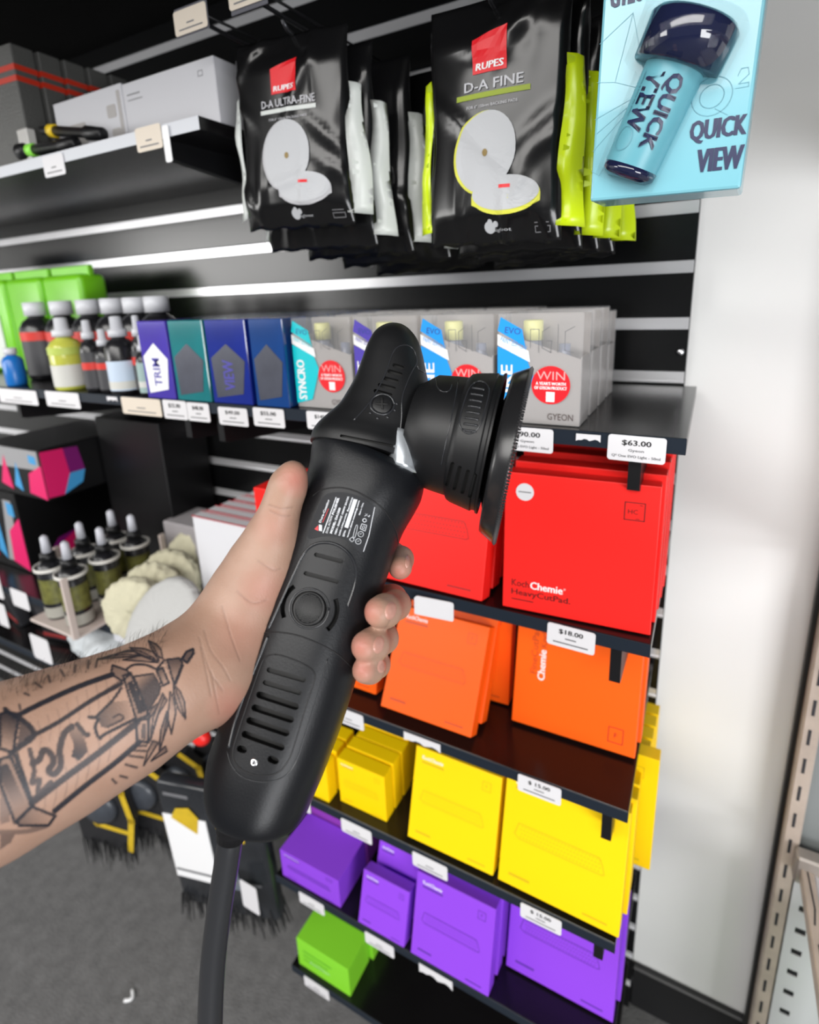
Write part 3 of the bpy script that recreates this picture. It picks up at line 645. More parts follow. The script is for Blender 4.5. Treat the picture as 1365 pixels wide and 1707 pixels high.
# bottle: axis runs from lower left to upper right on the face
ax0 = Vector((-.0245, -.001, .0165)); ax1 = Vector((.0118, -.001, .1085)); dd = (ax1-ax0).normalized(); L = (ax1-ax0).length
b = thing('bottle', 'turquoise bottle with wide navy cap inside the clear blister of the QUICK VIEW box', 'bottle', (0, 0, 0)); b.parent = t
del b['label']; del b['category']
bm = B(); lathe(bm, [(-.002, .0150), (0, .0190), (.004, .0196), (L-.030, .0205), (L-.022, .0190)], ax0, dd, 28); obj('bottle_body', bm, mat('turquoise_bottle', (.15, .45, .54), .35), b, True)
bm = B(); lathe(bm, [(-.0035, .0150), (.0, .0194), (.005, .0201)], ax0, dd, 28); obj('bottle_base', bm, mat('navy_gloss', (.008, .010, .045), .08, coat=.8), b, True)
bm = B(); lathe(bm, [(L-.029, .0205), (L-.028, .0295), (L-.002, .0305), (L+.0015, .028), (L+.002, .01)], ax0, dd, 32); obj('bottle_cap', bm, mat('navy_gloss', (.008, .010, .045), .08), b, True)
up = dd; sd = Vector((up.z, 0, -up.x))
ang = math.atan2(-up.z, -up.x)
def onb(bm):
    """bend artwork round the bottle: x across, z along from the base"""
    for v in bm.verts:
        a = v.co.x/.0205; p = ax0+dd*v.co.z+sd*(.0208*math.sin(a))+Vector((0, -1, 0))*(.0208*math.cos(a)); v.co = p
    return bm
def rtext(bm, s, x, z, h, wd):
    A, F, S = text_data(s, .008); kx = wd/S[0]; k = h/S[1]; A = np.concatenate([A+[dx, 0] for dx in (-.035, 0, .035)]); nA = len(A)//3; F = [tuple(i+nA*j for i in f) for j in range(3) for f in F]
    vs = [bm.verts.new((x+p[1]*k, 0, z-p[0]*kx)) for p in A]
    for f in F:
        try: bm.faces.new([vs[i] for i in f])
        except ValueError: pass
bm = B(); rtext(bm, 'QUICK', .0015, .064, .0125, .047); rtext(bm, 'VIEW', -.0125, .063, .0125, .037); obj('bottle_lettering', onb(bm), NAV, b)
bm = B(); rtext(bm, 'QUICK & EASY TO APPLY', -.0165, .062, .0018, .028); obj('bottle_small_print', onb(bm), TLN, b)
bm = B(); line(bm, [(x, z) for x, z in ell(-.010, .020, .0065, .008, 20)], .0004, closed=True); onb(bm); obj('bottle_line_art', bm, TLN, b)
# clear blister shell: outline of the bottle, slightly larger
CLR = mat('clear_blister', (.04, .06, .07), .04, alpha=.09, spec=.8)
bm = B(); rr = []
for h_, r_ in ((-.008, .012), (-.0065, .0220), (L-.036, .0240), (L-.0345, .031), (L-.033, .0335), (L+.002, .0350), (L+.0055, .032), (L+.006, .008)):
    ring = []
    for k in range(17):
        a = -math.pi/2+math.pi*k/16; ring.append(ax0+dd*h_+sd*(r_*math.sin(a))+Vector((0, -r_*max(0, math.cos(a))**.6*.98+.0005, 0)))
    rr.append(ring+[Vector((ring[-1].x, .0004, ring[-1].z)), Vector((ring[0].x, .0004, ring[0].z))])
loft(bm, rr); obj('clear_blister', bm, CLR, t, True)

# ------------------------------------------------------------------ far left shelf goods
BK = mat('black_gloss_carton', (.004, .004, .0045), .4, spec=.3)
def gfx_box(label, x0, x1, y0, y1, z0, z1, hot):
    t = thing('carton_box', label, 'box', ((x0+x1)/2, y0, z0), group='black cartons with pink and blue artwork'); w = x1-x0; h = z1-z0; d = y1-y0
    bm = B(); box(bm, -w/2, 0, 0, w/2, d, h, .0015); obj('carton', bm, BK, t)
    if hot is None: return t
    P = mat('hot_pink_print', (.70, .01, .13), .4); Q = mat('azure_print', (.05, .30, .60), .4); V = mat('plum_print', (.17, .005, .13), .4); G = mat('silver_grey_print', (.30, .30, .31), .4)
    bm = B(); prism(bm, [(-w*.46, h*.55), (w*.46, h*.60), (w*.46, h*.97), (-w*.46, h*.97)], -.0006, 0) if hot else prism(bm, [(w*.1, h*.1), (w*.3, h*.1), (w*.4, h*.9), (w*.25, h*.9)], -.0006, 0)
    obj('grey_artwork', bm, G, t)
    bm = B(); prism(bm, [(w*.2, h*.1), (w*.49, h*.02), (w*.49, h*.7), (w*.25, h*.5)], -.0009, 0); prism(bm, [(-w*.3, h*.2), (-w*.1, h*.1), (-w*.15, h*.8)], -.0009, 0); obj('pink_artwork', bm, P, t)
    bm = B(); prism(bm, [(-w*.05, h*.2), (w*.08, h*.1), (w*.05, h*.7)], -.0009, 0); prism(bm, [(w*.3, h*.72), (w*.42, h*.70), (w*.42, h*.86), (w*.3, h*.88)], -.0011, 0); obj('blue_artwork', bm, Q, t)
    def side(pts, m, nm):
        bm = B(); prism(bm, pts, -.0008, 0)
        for v in bm.verts: v.co = Vector((w/2-v.co.y, v.co.x, v.co.z))
        obj(nm, bm, m, t)
    if hot:
        side([(.001, h*.06), (d*.14, h*.04), (d*.22, h*.42), (d*.2, h*.93), (.001, h*.96)], P, 'pink_side_artwork'); side([(d*.14, h*.04), (d*.32, h*.18), (d*.36, h*.42), (d*.22, h*.42)], Q, 'blue_side_artwork'); side([(d*.22, h*.42), (d*.36, h*.42), (d*.33, h*.9), (d*.2, h*.93)], V, 'plum_side_artwork')
    else:
        side([(d*.18, h*.03), (d*.55, h*.03), (d*.5, h*.34), (d*.28, h*.2)], P, 'pink_side_artwork'); side([(d*.10, h*.03), (d*.18, h*.03), (d*.28, h*.2), (d*.5, h*.34), (d*.3, h*.3)], V, 'plum_side_artwork')
    return t
gfx_box('lower black carton with grey front stripe on the far left shelf', -1.55, -1.335, -.262, -.02, -.591, -.398, False)
gfx_box('upper black carton with hot pink artwork stacked at the far left', -1.42, -1.205, -.258, -.015, -.397, -.285, True)
gfx_box('black carton filling the back corner of the far left shelf', -1.20, -.99, -.13, -.01, -.591, -.24, None)
# rack of six dropper bottles
t = thing('bottle_rack', 'beige wire-topped rack holding six dropper bottles', 'rack', (-1.050, -.275, -.591)); TAN = mat('beige_rack', (.55, .47, .43), .5)
bm = B(); box(bm, -.075, -.105, 0, .075, .105, .006, .001); obj('rack_base', bm, TAN, t)
for s, yy in ((-1, -.03), (1, -.105), (1, .10)):
    bm = B(); box(bm, s*.075-.003, yy-.006, .004, s*.075+.003, yy+.006, .125, .001); obj('upright', bm, TAN, t)
for i in range(2):
    for j in range(3):
        bm = B(); lathe(bm, [(0, .026), (.006, .026), (.006, .0285), (0, .0285)], (-.034+.066*i, -.068+.068*j, .108), (0, 0, 1), 20, cap=False); obj('ring', bm, mat('cream_ring', (.62, .60, .56), .45), t, True)
        d = thing('dropper_bottle', 'dropper bottle with yellow-green print in the rack, %s row, %s' % (['left', 'right'][i], ['front', 'middle', 'back'][j]), 'bottle', (-1.084+.066*i, -.343+.068*j, -.585), group='dropper bottles in the rack')
        bm = B(); lathe(bm, [(0, .022), (.01, .0235), (.105, .0235), (.118, .012)], (0, 0, 0), (0, 0, 1), 20); obj('bottle_body', bm, GB, d, True)
        bm = B(); lathe(bm, [(0, .0240), (.05, .0240)], (0, 0, .035), (0, 0, 1), 20, cap=False); obj('label', bm, mat('yellow_green_label', (.13, .13, .03), .5, var=.9, vscale=90), d, True)
        bm = B(); lathe(bm, [(0, .0245), (.022, .0245)], (0, 0, .005), (0, 0, 1), 20, cap=False); obj('label_foot', bm, mat('grey_label_foot', (.33, .32, .28), .5), d, True)
        bm = B(); lathe(bm, [(0, .014), (.014, .013), (.016, .007)], (0, 0, .118), (0, 0, 1), 16); obj('collar', bm, BLK, d, True)
        bm = B(); lathe(bm, [(0, .0085), (.03, .0070), (.034, .003)], (0, 0, .134), (0, 0, 1), 14); obj('bulb', bm, mat('grey_rubber_bulb', (.52, .53, .58), .4), d, True)
bm = B(); box(bm, -1.0, -.15, -.591, -.88, -.06, -.45, .003); tag(obj('grey_carton', bm, mat('mid_grey_carton', (.33, .31, .32), .5)), 'grey carton behind the dropper bottle rack', 'box')
t = thing('tray', 'dark tray with red rim beside the dropper bottle rack', 'tray', (-.955, -.270, -.591), (0, 0, R(12)))
bm = B(); lathe(bm, [(0, .055), (.02, .07), (.022, .068), (.004, .052), (.004, .001)], (0, 0, 0), (0, 0, 1), 32, sx=.5, sy=.9); obj('tray_body', bm, mat('dark_grey_tray', (.05, .052, .06), .35), t, True)
bm = B(); tube(bm, [(.036*math.cos(a), .062*math.sin(a), .022) for a in [2*math.pi*k/32 for k in range(33)]], .004, 8); obj('red_rim', bm, mat('red_rim', (.70, .015, .02), .3), t, True)
# wool and foam pads
WOOL = mat('cream_wool', (.58, .55, .40), .95, bump=1.0, bscale=420, var=.10, vscale=60); FLF = mat('white_fleece', (.50, .50, .49), .95, bump=.6, bscale=500)
def fuzzy(label, loc, ax, r, th, m, seed, name='wool_pad', grp='wool polishing pads on the far left shelf', rough=.0035):
    bm = B(); prof = [(0, .001), (0, r*.7), (th*.12, r*.93), (th*.5, r), (th*.88, r*.93), (th, r*.7), (th, .001)]
    lathe(bm, prof, (0, 0, 0), ax, 72, cap=False); bmesh.ops.remove_doubles(bm, verts=bm.verts, dist=.0008)
    bmesh.ops.subdivide_edges(bm, edges=bm.edges, cuts=2, use_grid_fill=True); rr = random.Random(seed); c = Vector(ax).normalized()*th/2
    for v in bm.verts:
        d = (v.co-c).normalized(); p = v.co*160
        v.co += d*(rough*(math.sin(p.x*1.3+seed)*math.sin(p.y*1.7)*math.sin(p.z*1.1+2*seed))+rr.uniform(-.0009, .0009))
    o = obj(name, bm, m, None, True); o.location = loc; return tag(o, label, 'polishing pad', grp)
fuzzy('round cream wool pad, nearest and largest of the leaning row', (-.868, -.315, -.527), (.36, -.92, .12), .060, .030, WOOL, 1)
fuzzy('round cream wool pad second in the leaning row', (-.885, -.262, -.527), (.36, -.92, .10), .060, .030, WOOL, 2)
fuzzy('round cream wool pad third in the leaning row', (-.902, -.209, -.527), (.36, -.92, .08), .060, .028, WOOL, 3)
fuzzy('round cream wool pad standing against the white box row', (-.930, -.13, -.527), (.36, -.92, .05), .060, .028, WOOL, 5)
fuzzy('large flat white fleece pad above the forearm', (-.752, -.345, -.530), (-.10, -.80, .60), .088, .028, FLF, 7, 'fleece_pad', 'white fleece pads', .001)
WB = mat('white_pad_carton', (.66, .66, .69), .4); DR = mat('maroon_edge_print', (.36, .02, .03), .5)
for i in range(6):
    t = thing('thin_carton', 'thin white carton with maroon top edge, %s of the standing row' % ['front', 'second', 'third', 'fourth', 'fifth', 'rearmost'][i], 'box', (-.744+.004*i, -.214+.031*i, -.591), group='thin white cartons standing in a row')
    bm = B(); box(bm, -.078, 0, 0, .078, .022, .207, .001); obj('carton', bm, WB, t)
    bm = B(); box(bm, -.0785, .0215, .2065, .0785, .0228, .2078); box(bm, -.0785, -.0005, .205, .0785, .0006, .2075); obj('maroon_edge', bm, DR, t)
# things in front of and below the far left shelf
bm = B(); r_ = random.Random(9)
FLU = mat('grey_white_fibre', (.50, .53, .55), .8, bump=.8, bscale=160, var=.25, vscale=30)
for i, (x, y, z, a) in enumerate(((-1.095, -.275, -0.678, .055), (-1.010, -.290, -0.668, .060), (-.925, -.300, -0.670, .055), (-1.005, -.24, -0.650, .045))):
    bm = B(); bmesh.ops.create_icosphere(bm, subdivisions=4, radius=a)
    for v in bm.verts:
        p = v.co*55; v.co *= 1+.13*math.sin(p.x+i)*math.sin(p.y*1.3)+.06*math.sin(3*p.z+i)*math.sin(2.3*p.x); v.co.z *= .72
    o = obj('fibre_mitt', bm, FLU, None, True); o.location = (x, y, z)
    tag(o, ['round grey-white fibre wash mitt at the left of the heap', 'largest grey-white fibre mitt in the heap above the forearm', 'grey-white fibre mitt nearest the wool pads', 'grey-white fibre mitt on top of the heap'][i], 'mitt', 'fibre mitts on the low left shelf')
bm = B(); bmesh.ops.create_icosphere(bm, subdivisions=3, radius=.03)
for v in bm.verts: v.co.z *= 1.5; v.co.x += .0025*math.sin(v.co.y*400)
o = obj('striped_mitt', bm, FLU, None, True); o.location = (-1.13, -.345, -.80); tag(o, 'narrow ribbed grey mitt hanging below the low left shelf edge', 'mitt')
for i, (x0, x1, zt, zb, lb) in enumerate(((-1.40, -1.335, -.560, -.625, 'white price tag at the far left of the pad shelf edge'), (-1.300, -1.235, -.585, -.628, 'white price tag tilted on the pad shelf edge below the pink artwork'), (-1.265, -1.195, -.688, -.750, 'square white price tag on the lower left shelf edge'), (-1.385, -1.345, -.640, -.700, 'narrow white price tag facing sideways at the far left'))):
    price_tag(lb, x0, x1, zt, zb, None, (), y=-.3275)
bm = B(); box(bm, -.95, -.3272, -.616, -.90, -.3255, -.600, .0005); tag(obj('clear_clip', bm, WC), 'small pale clip on the pad shelf edge left of the wool pads', 'clip')
PK = mat('dark_packet', (.03, .03, .034), .3, var=.6, vscale=20)
for i in range(5):
    x = -1.44+.085*i; t = thing('packet', ['dark packet at the far left of the lower shelf', 'dark packet second from left with red edge', 'dark packet in the middle of the lower left shelf', 'dark packet right of the middle on the lower left shelf', 'dark packet nearest the fibre mitts'][i], 'packet', (x, -.26+.02*(i % 2), -.744), (R(8), 0, R(10*(i % 3-1))), 'dark packets on the low left shelf')
    bm = B(); box(bm, -.036, -.015, 0, .036, .015, .105+.01*(i % 3), .006, seg=2); obj('packet_body', bm, PK, t, True)
    bm = B(); box(bm, -.034, -.0165, .015, .034, -.0155, .024, .0003); obj('red_strip', bm, mat('dim_red_strip', (.35, .03, .03), .5), t)
# hanging items low on the left
YB = mat('mustard_print', (.62, .42, .02), .5, var=.3, vscale=40); CH = mat('charcoal_blister', (.055, .062, .075), .3, var=.4, vscale=30); BR = mat('black_bristle', (.012, .012, .013), .8)
for i in range(5):
    t = thing('brush_pack', 'black bristled brush pack with mustard yellow edging, %s of the row' % ['nearest', 'second', 'third', 'fourth', 'rearmost'][i], 'brush', (-1.118+.052*i, -.330+.062*i, -1.235), (0, R(2), R(20)), 'brush packs hanging low at the left')
    bm = B(); prism(bm, [(-.065, .05), (.055, .03), (.07, .12), (.055, .20), (.02, .232), (-.045, .225), (-.07, .14)], -.010, .010); obj('pack_card', bm, mat('black_pack_card', (.02, .02, .022), .4), t)
    bm = B(); line(bm, [(.012, .228), (.052, .198), (.066, .12), (.052, .036)], .014, -.0112); line(bm, [(.05, .085), (-.02, .10), (-.055, .15)], .012, -.0113); obj('mustard_edging', bm, YB, t)
    bm = B(); lathe(bm, [(0, .045), (.01, .038), (.016, .02), (.017, .001)], (-.005, -.010, .15), (0, -1, 0), 24); obj('grey_dome', bm, CH, t, True)
    bm = B(); rb = random.Random(i)
    for k in range(90):
        x = rb.uniform(-.065, .055); y = rb.uniform(-.02, .02); z = .055-.16*(x+.065)*.1
        tube(bm, [(x, y, z), (x+rb.uniform(-.006, .006), y+rb.uniform(-.004, .004), z-rb.uniform(.05, .085))], [.0016, .0006], 4)
    o = obj('bristles', bm, BR, t); o['kind'] = 'stuff'
def brush_bag(label, loc, yaw, wl):
    t = thing('brush_pack', label, 'brush', loc, (0, R(-3), yaw), 'large brush packs beside the purple boxes')
    bm = B(); box(bm, -.062, -.016, 0, .062, .016, .31, .010, seg=3); obj('pack_body', bm, mat('clear_black_pack', (.022, .024, .028), .22, var=.5, vscale=24), t, True)
    bm = B(); box(bm, -.056, -.0185, .075, .045 if wl else -.01, -.0165, .235 if wl else .13, .0004); obj('label_card', bm, WHITE if wl else mat('slate_label', (.12, .14, .17), .4), t)
    bm = B(); prism(bm, [(-.035, .23), (.02, .20), (.03, .24), (.012, .262), (-.02, .255)], -.0195, -.0186); obj('mustard_emblem', bm, YB, t)
    bm = B(); line(bm, [(-.05, .095), (.035, .095)], .006, -.0190); line(bm, [(-.04, .285), (.01, .285)], .008, -.0170); obj('small_print', bm, INKG, t)
    bm = B(); rb = random.Random(7)
    for k in range(95):
        x = rb.uniform(-.06, .06); y = rb.uniform(-.02, .02)
        tube(bm, [(x, y, .03), (x*1.15, y*1.3, .03-rb.uniform(.05, .075))], [.0018, .0007], 4)
    o = obj('bristles', bm, BR, t); o['kind'] = 'stuff'
    return t
brush_bag('large brush pack with white label card behind the power cable', (-.820, -.310, -1.215), R(12), True)
brush_bag('large dark brush pack right of the power cable', (-.722, -.285, -1.215), R(16), False)
price_tag('white rounded tag beside the power cable', -.715, -.672, -1.085, -1.155, None, (), y=-.318)
bm = B(); bmesh.ops.create_icosphere(bm, subdivisions=3, radius=.02); o = obj('red_ball', bm, mat('bright_red_plastic', (.8, .02, .015), .35), None, True); o.location = (-.79, -.295, -.80); o.scale = (1, .8, .9)
tag(o, 'small round red ball between the forearm and the polisher', 'ball')
bm = B(); box(bm, -.90, -.29, -.845, -.84, -.25, -.79, .008, seg=2); tag(obj('pink_pouch', bm, mat('pink_red_pouch', (.55, .08, .13), .4), None, True), 'pinkish red pouch just below the wrist', 'pouch')
bm = B(); box(bm, -.98, -.04, -1.36, -.66, -.012, -.62, .004); tag(obj('display_backboard', bm, BK), 'black backboard behind the hanging brush packs', 'board')
bm = B(); tube(bm, [(-.955+.012*math.sin(a)*1.0, -.435-.02*k/8, FL+.0035) for k, a in [(k, k*.38) for k in range(9)]], .0035, 8)
tag(obj('white_scrap', bm, WHITE, None, True), 'small curved white scrap lying on the carpet', 'scrap')

# ------------------------------------------------------------------ white slotted gondola at the right
GW = mat('white_gondola_enamel', (.62, .62, .64), .3); GT = mat('beige_worn_enamel', (.50, .42, .36), .4, var=.25, vscale=30); SL = mat('slot_dark', (.03, .03, .035), .6)
t = thing('gondola_shelving', 'white slotted metal shelving unit at the right edge of the picture', 'shelving')
bm = B(); box(bm, .1585, -.014, FL, .1635, -.0005, .9, .0008); obj('black_edge_strip', bm, mat('black_rubber', (.012, .012, .012), .5), t)
bm = B(); box(bm, .1645, -.032, FL, .186, -.004, .9, .002); u = obj('upright', bm, GT, t)
for k in range(30):
    z = -1.3+.05*k; bm = B(); box(bm, .172, -.0324, z, .176, -.0318, z+.026); obj('slot', bm, SL, u)
bm = B(); zt = -.862; z = FL+.10; box(bm, .187, -.034, z, .1985, -.032, zt); box(bm, .2125, -.034, z, .262, -.032, zt)
zz_ = zt
while zz_ > z:
    box(bm, .1985, -.034, max(z, zz_-.033), .2125, -.032, zz_); zz_ -= .045
obj('perforated_panel', bm, GW, t)
bm = B(); box(bm, .187, -.012, FL+.02, .60, -.008, .9); obj('back_panel', bm, mat('grey_inner_panel', (.25, .27, .27), .4), t)
bm = B(); box(bm, .187, -.06, FL+.02, .60, -.012, FL+.10, .002); obj('plinth', bm, mat('worn_steel_shelf', (.40, .36, .33), .35, metal=.3, var=.3, vscale=20), t)
for z in (-.845, -.36, .12):
    bm = B(); box(bm, .187, -.62, z-.022, .203, -.036, z, .0015); bb = obj('shelf_side_beam', bm, GT, t)
    for k in range(5):
        y = -.06-.105*k; bm = B(); line(bm, [(.1945, y), (.1965, y-.055), (.1935, y-.078)], .0022, 0)
        for v in bm.verts: v.co = Vector((v.co.x, v.co.z, z+.0003))
        obj('slot', bm, SL, bb)
    bm = B(); box(bm, .204, -.62, z-.016, .60, -.036, z-.004, .001); obj('metal_shelf', bm, GW, t)
    bm = B(); box(bm, .180, -.058, z-.03, .262, -.034, z+.018, .003); obj('end_bracket', bm, mat('worn_steel_shelf', (.40, .36, .33), .35), t)
bm = B(); box(bm, .222, -.22, FL+.101, .29, -.15, -.93, .003); tag(obj('green_pack', bm, mat('neon_green_pack', (.22, .75, .03), .4)), 'neon green pack under the white shelving at the right', 'box')
# ------------------------------------------------------------------ the polisher
# own frame: x = spindle direction, z = handle direction (tail to head), -y = face with the vents and label
a_ = np.array([.249, -.943, .229]); a_ /= np.linalg.norm(a_)
n_ = np.array([.98, .2, -.185]); n_ -= a_*(n_@a_); n_ /= np.linalg.norm(n_)
y_ = np.cross(a_, n_)
def camray(px, py): return np.array([(px-PX0)/FPX, (py-PY0)/FPX, 1.])
O_ = camray(437, 1350)*.352
PW = Matrix([[(RC.T@n_)[i], (RC.T@y_)[i], (RC.T@a_)[i], (RC.T@O_+CC)[i]] for i in range(3)]+[[0, 0, 0, 1]])
def L2(px, py, h=0.):
    """measured outline point -> (x, z) in the polisher frame, on the plane h in front of the middle plane"""
    d = camray(px, py); t = ((O_-h*y_)@y_)/(d@y_); p = t*d-O_; return np.array([p@n_, p@a_])
camL = Vector([float((-O_)@v) for v in (n_, y_, a_)])
def rayL(px, py):
    d = camray(px, py); return Vector([float(d@v) for v in (n_, y_, a_)]).normalized()
pol = thing('polisher', 'black dual action polisher held upright in the hand, label on its grip', 'power tool'); pol.matrix_world = PW
RUB = mat('black_polisher_plastic', (.0062, .0068, .0085), .37, spec=.27, bump=.06, bscale=900); RUB2 = mat('black_soft_rubber', (.006, .0062, .007), .44, spec=.4, bump=.03, bscale=900)
DARK = mat('recess_shade', (.004, .004, .004), .7); SEAM = mat('seam_dark', (.006, .006, .007), .5); RIM = mat('polished_rim', (.022, .023, .026), .16)  # recess walls coloured darker, standing in for the shade inside them
def sect(pairs, depth, n=48, p=2.15, yc=None, exp=None):
    rings = []
    for i, (l, r) in enumerate(pairs):
        A = L2(*l); Bq = L2(*r); c = (A+Bq)/2; hw = np.linalg.norm(Bq-A)/2; dirv = (Bq-A)/(2*hw)
        d = depth[i] if isinstance(depth, (list, tuple)) else hw*depth; y0 = yc[i] if yc else 0
        ring = []
        for k in range(n):
            a = 2*math.pi*k/n; cs, sn = math.cos(a), math.sin(a)
            x = math.copysign(abs(cs)**(2/p), cs)*hw; y = math.copysign(abs(sn)**(2/p), sn)*d+y0
            ring.append(Vector((c[0]+dirv[0]*x, y, c[1]+dirv[1]*x)))
        rings.append(ring)
    return rings
def resample(rings, m):
    """Catmull-Rom through the measured sections"""
    A = np.array([[list(v) for v in r] for r in rings]); N = len(A); out = []
    for s in np.linspace(0, N-1, m):
        i = min(int(s), N-2); t = s-i; g = lambda k: A[max(0, min(N-1, k))]
        p0, p1, p2, p3 = g(i-1), g(i), g(i+1), g(i+2)
        out.append(.5*((2*p1)+(-p0+p2)*t+(2*p0-5*p1+4*p2-p3)*t*t+(-p0+3*p1-3*p2+p3)*t**3))
    return [[Vector(v) for v in r] for r in out]
body_pairs = [((378, 1358), (484, 1386)), ((362, 1347), (497, 1376)), ((353, 1322), (509, 1357)), ((352, 1285), (524, 1322)), ((358, 1250), (536, 1294)), ((370, 1215), (549, 1260)), ((385, 1172), (565, 1217)),
              ((404, 1122), (582, 1166)), ((427, 1062), (600, 1107)), ((447, 1008), (615, 1056)), ((466, 950), (631, 1002)), ((484, 890), (650, 944)), ((499, 842), (668, 893)), ((511, 808), (688, 857)), ((520, 780), (701, 832)), ((523, 756), (706, 806)), ((526, 738), (700, 798)), ((531, 731), (692, 788))]
HW = [np.linalg.norm(L2(*l)-L2(*r))/2 for l, r in body_pairs]
dep = [.026, .031, .0335, .0345, .0348, .0345, .0342, .034, .0338, .0335, .0332, .0335, .0355, .0375, .038, .038, .037, .035]
rings = resample(sect(body_pairs, dep, 72), 90)
bm = B(); loft(bm, rings)
# cutters for the vents: real recesses
def surf_bvh(o):
    bm = bmesh.new(); bm.from_mesh(o.data); t = BVHTree.FromBMesh(bm); bm.free(); return t
body = obj('motor_housing', bm, [RUB, DARK], pol, True)
BV = surf_bvh(body)
def hit(px, py, bv=None):
    h = (bv or BV).ray_cast(camL, rayL(px, py)); return h[0], h[1]
def pillcut(bm, p, q, r, depth=.004, n=8):
    """pill shaped cutter between two measured points on the housing, r in picture units"""
    p = np.array(p, float); q = np.array(q, float); Lq = np.linalg.norm(q-p); d = (q-p)/Lq; nn = np.array([-d[1], d[0]]); rings = []
    st = [(-r*c, r*max(.25, math.sqrt(max(0, 1-c*c)))) for c in (.97, .8, .5, 0)]+[(Lq*t, r) for t in np.linspace(.08, .92, max(3, int(Lq/5)))]+[(Lq+r*c, r*max(.25, math.sqrt(max(0, 1-c*c)))) for c in (0, .5, .8, .97)]
    for s_, w_ in st:
        A_ = hit(*(p+d*s_+nn*w_))[0]; B_ = hit(*(p+d*s_-nn*w_))[0]
        if A_ is None or B_ is None: continue
        rings.append([A_+Vector((0, -.004, 0)), B_+Vector((0, -.004, 0)), B_+Vector((0, depth, 0)), A_+Vector((0, depth, 0))])
    if len(rings) > 3: loft(bm, rings, True, 1)
def arccut(bm, c, r, a0, a1, wd, depth=.004, n=10):
    P = [(c[0]+(r+wd/2)*math.cos(a), c[1]+(r+wd/2)*math.sin(a)) for a in np.linspace(a0, a1, n)]+[(c[0]+(r-wd/2)*math.cos(a), c[1]+(r-wd/2)*math.sin(a)) for a in np.linspace(a1, a0, n)]
    hs = [hit(*x)[0] for x in P]
    loft(bm, [[Vector((h.x, h.y-.004, h.z)) for h in hs], [Vector((h.x, h.y+depth, h.z)) for h in hs]], True, 1)
def cut(o, bm):
    bmesh.ops.recalc_face_normals(bm, faces=bm.faces)
    me = bpy.data.meshes.new('cutter'); bm.to_mesh(me); bm.free()
    for m in o.data.materials: me.materials.append(m)
    c = bpy.data.objects.new('cutter', me); COL.objects.link(c); c.matrix_world = o.matrix_world
    par = o.parent; o.parent = None; mw = o.matrix_world.copy(); o.matrix_world = Matrix.Identity(4); c.matrix_world = Matrix.Identity(4)
    md = o.modifiers.new('cut', 'BOOLEAN'); md.object = c; md.operation = 'DIFFERENCE'; md.solver = 'EXACT'
    bpy.context.view_layer.update(); dg = bpy.context.evaluated_depsgraph_get(); ev = o.evaluated_get(dg)
    nm = bpy.data.meshes.new_from_object(ev); o.modifiers.clear(); old = o.data
    if len(nm.polygons) > 50: o.data = nm
    bpy.data.objects.remove(c, do_unlink=True); o.parent = par; o.matrix_world = Matrix.Identity(4)
    o.matrix_parent_inverse = Matrix.Identity(4); o.matrix_basis = Matrix.Identity(4)
bm = B()
Z = lambda x, y: (320+x/4.266, 1040+y/4.266)
for i, (p, q, r) in enumerate(((Z(548, 328), Z(792, 398), 18), (Z(520, 418), Z(760, 488), 18))):
    pillcut(bm, p, q, r/4.266, .0018)
for p, q in ((Z(480, 505), Z(735, 588)), (Z(446, 597), Z(700, 680)), (Z(410, 688), Z(668, 776)), (Z(376, 785), Z(634, 878))):
    pillcut(bm, p, q, 25/4.266, .006)
pillcut(bm, Z(342, 888), Z(366, 896), 25/4.266, .006); pillcut(bm, Z(560, 962), Z(592, 975), 25/4.266, .006)
Y = lambda x, y: (330+x/3.4125, 760+y/3.4125)
pillcut(bm, Y(672, 562), Y(815, 600), 12/3.4125, .0016); pillcut(bm, Y(612, 668), Y(790, 715), 12/3.4125, .0016)
cb = Y(633, 868)
arccut(bm, cb, 152/3.4125, math.radians(160), math.radians(236), 26/3.4125, .006); arccut(bm, cb, 158/3.4125, math.radians(-20), math.radians(50), 28/3.4125, .006)
# round recess for the button
hs = [hit(*x)[0] for x in ell(cb[0], cb[1], 99/3.4125, 101/3.4125, 28)]
loft(bm, [[Vector((h.x, h.y-.004, h.z)) for h in hs], [Vector((h.x, h.y+.002, h.z)) for h in hs]], True, 0)
cut(body, bm)
for p in body.data.polygons: p.use_smooth = True
try: body.data.set_sharp_from_angle(angle=math.radians(38))
except Exception: pass
def drape(pts, wd, m, name, parent=pol, bv=None, off=.0002, closed=False, seg=6, flat=False):
    """thin raised or dark line lying on the surface through measured points; wd = diameter in metres"""
    P = [np.array(p, float) for p in pts]
    if closed: P = P+[P[0]]
    out = []
    for a, b in zip(P, P[1:]):
        k = max(1, int(np.linalg.norm(b-a)/seg))
        for i in range(k): out.append(a+(b-a)*i/k)
    out.append(P[-1]); H = []
    for q in out:
        h, nr = hit(q[0], q[1], bv)
        if h is not None: H.append(h+nr*off)
    bm = B(); tube(bm, H, wd/2, 6, cap=True); return obj(name, bm, m, parent, True)
def smooth_pts(pts, k=6, closed=False):
    P = np.array(pts, float); N = len(P); o = []
    for i in range(N if closed else N-1):
        g = (lambda j: P[j % N]) if closed else (lambda j: P[max(0, min(N-1, j))])
        p0, p1, p2, p3 = g(i-1), g(i), g(i+1), g(i+2)
        for t in np.linspace(0, 1, k, endpoint=False): o.append(.5*((2*p1)+(-p0+p2)*t+(2*p0-5*p1+4*p2-p3)*t*t+(-p0+3*p1-3*p2+p3)*t**3))
    if not closed: o.append(P[-1])
    return o
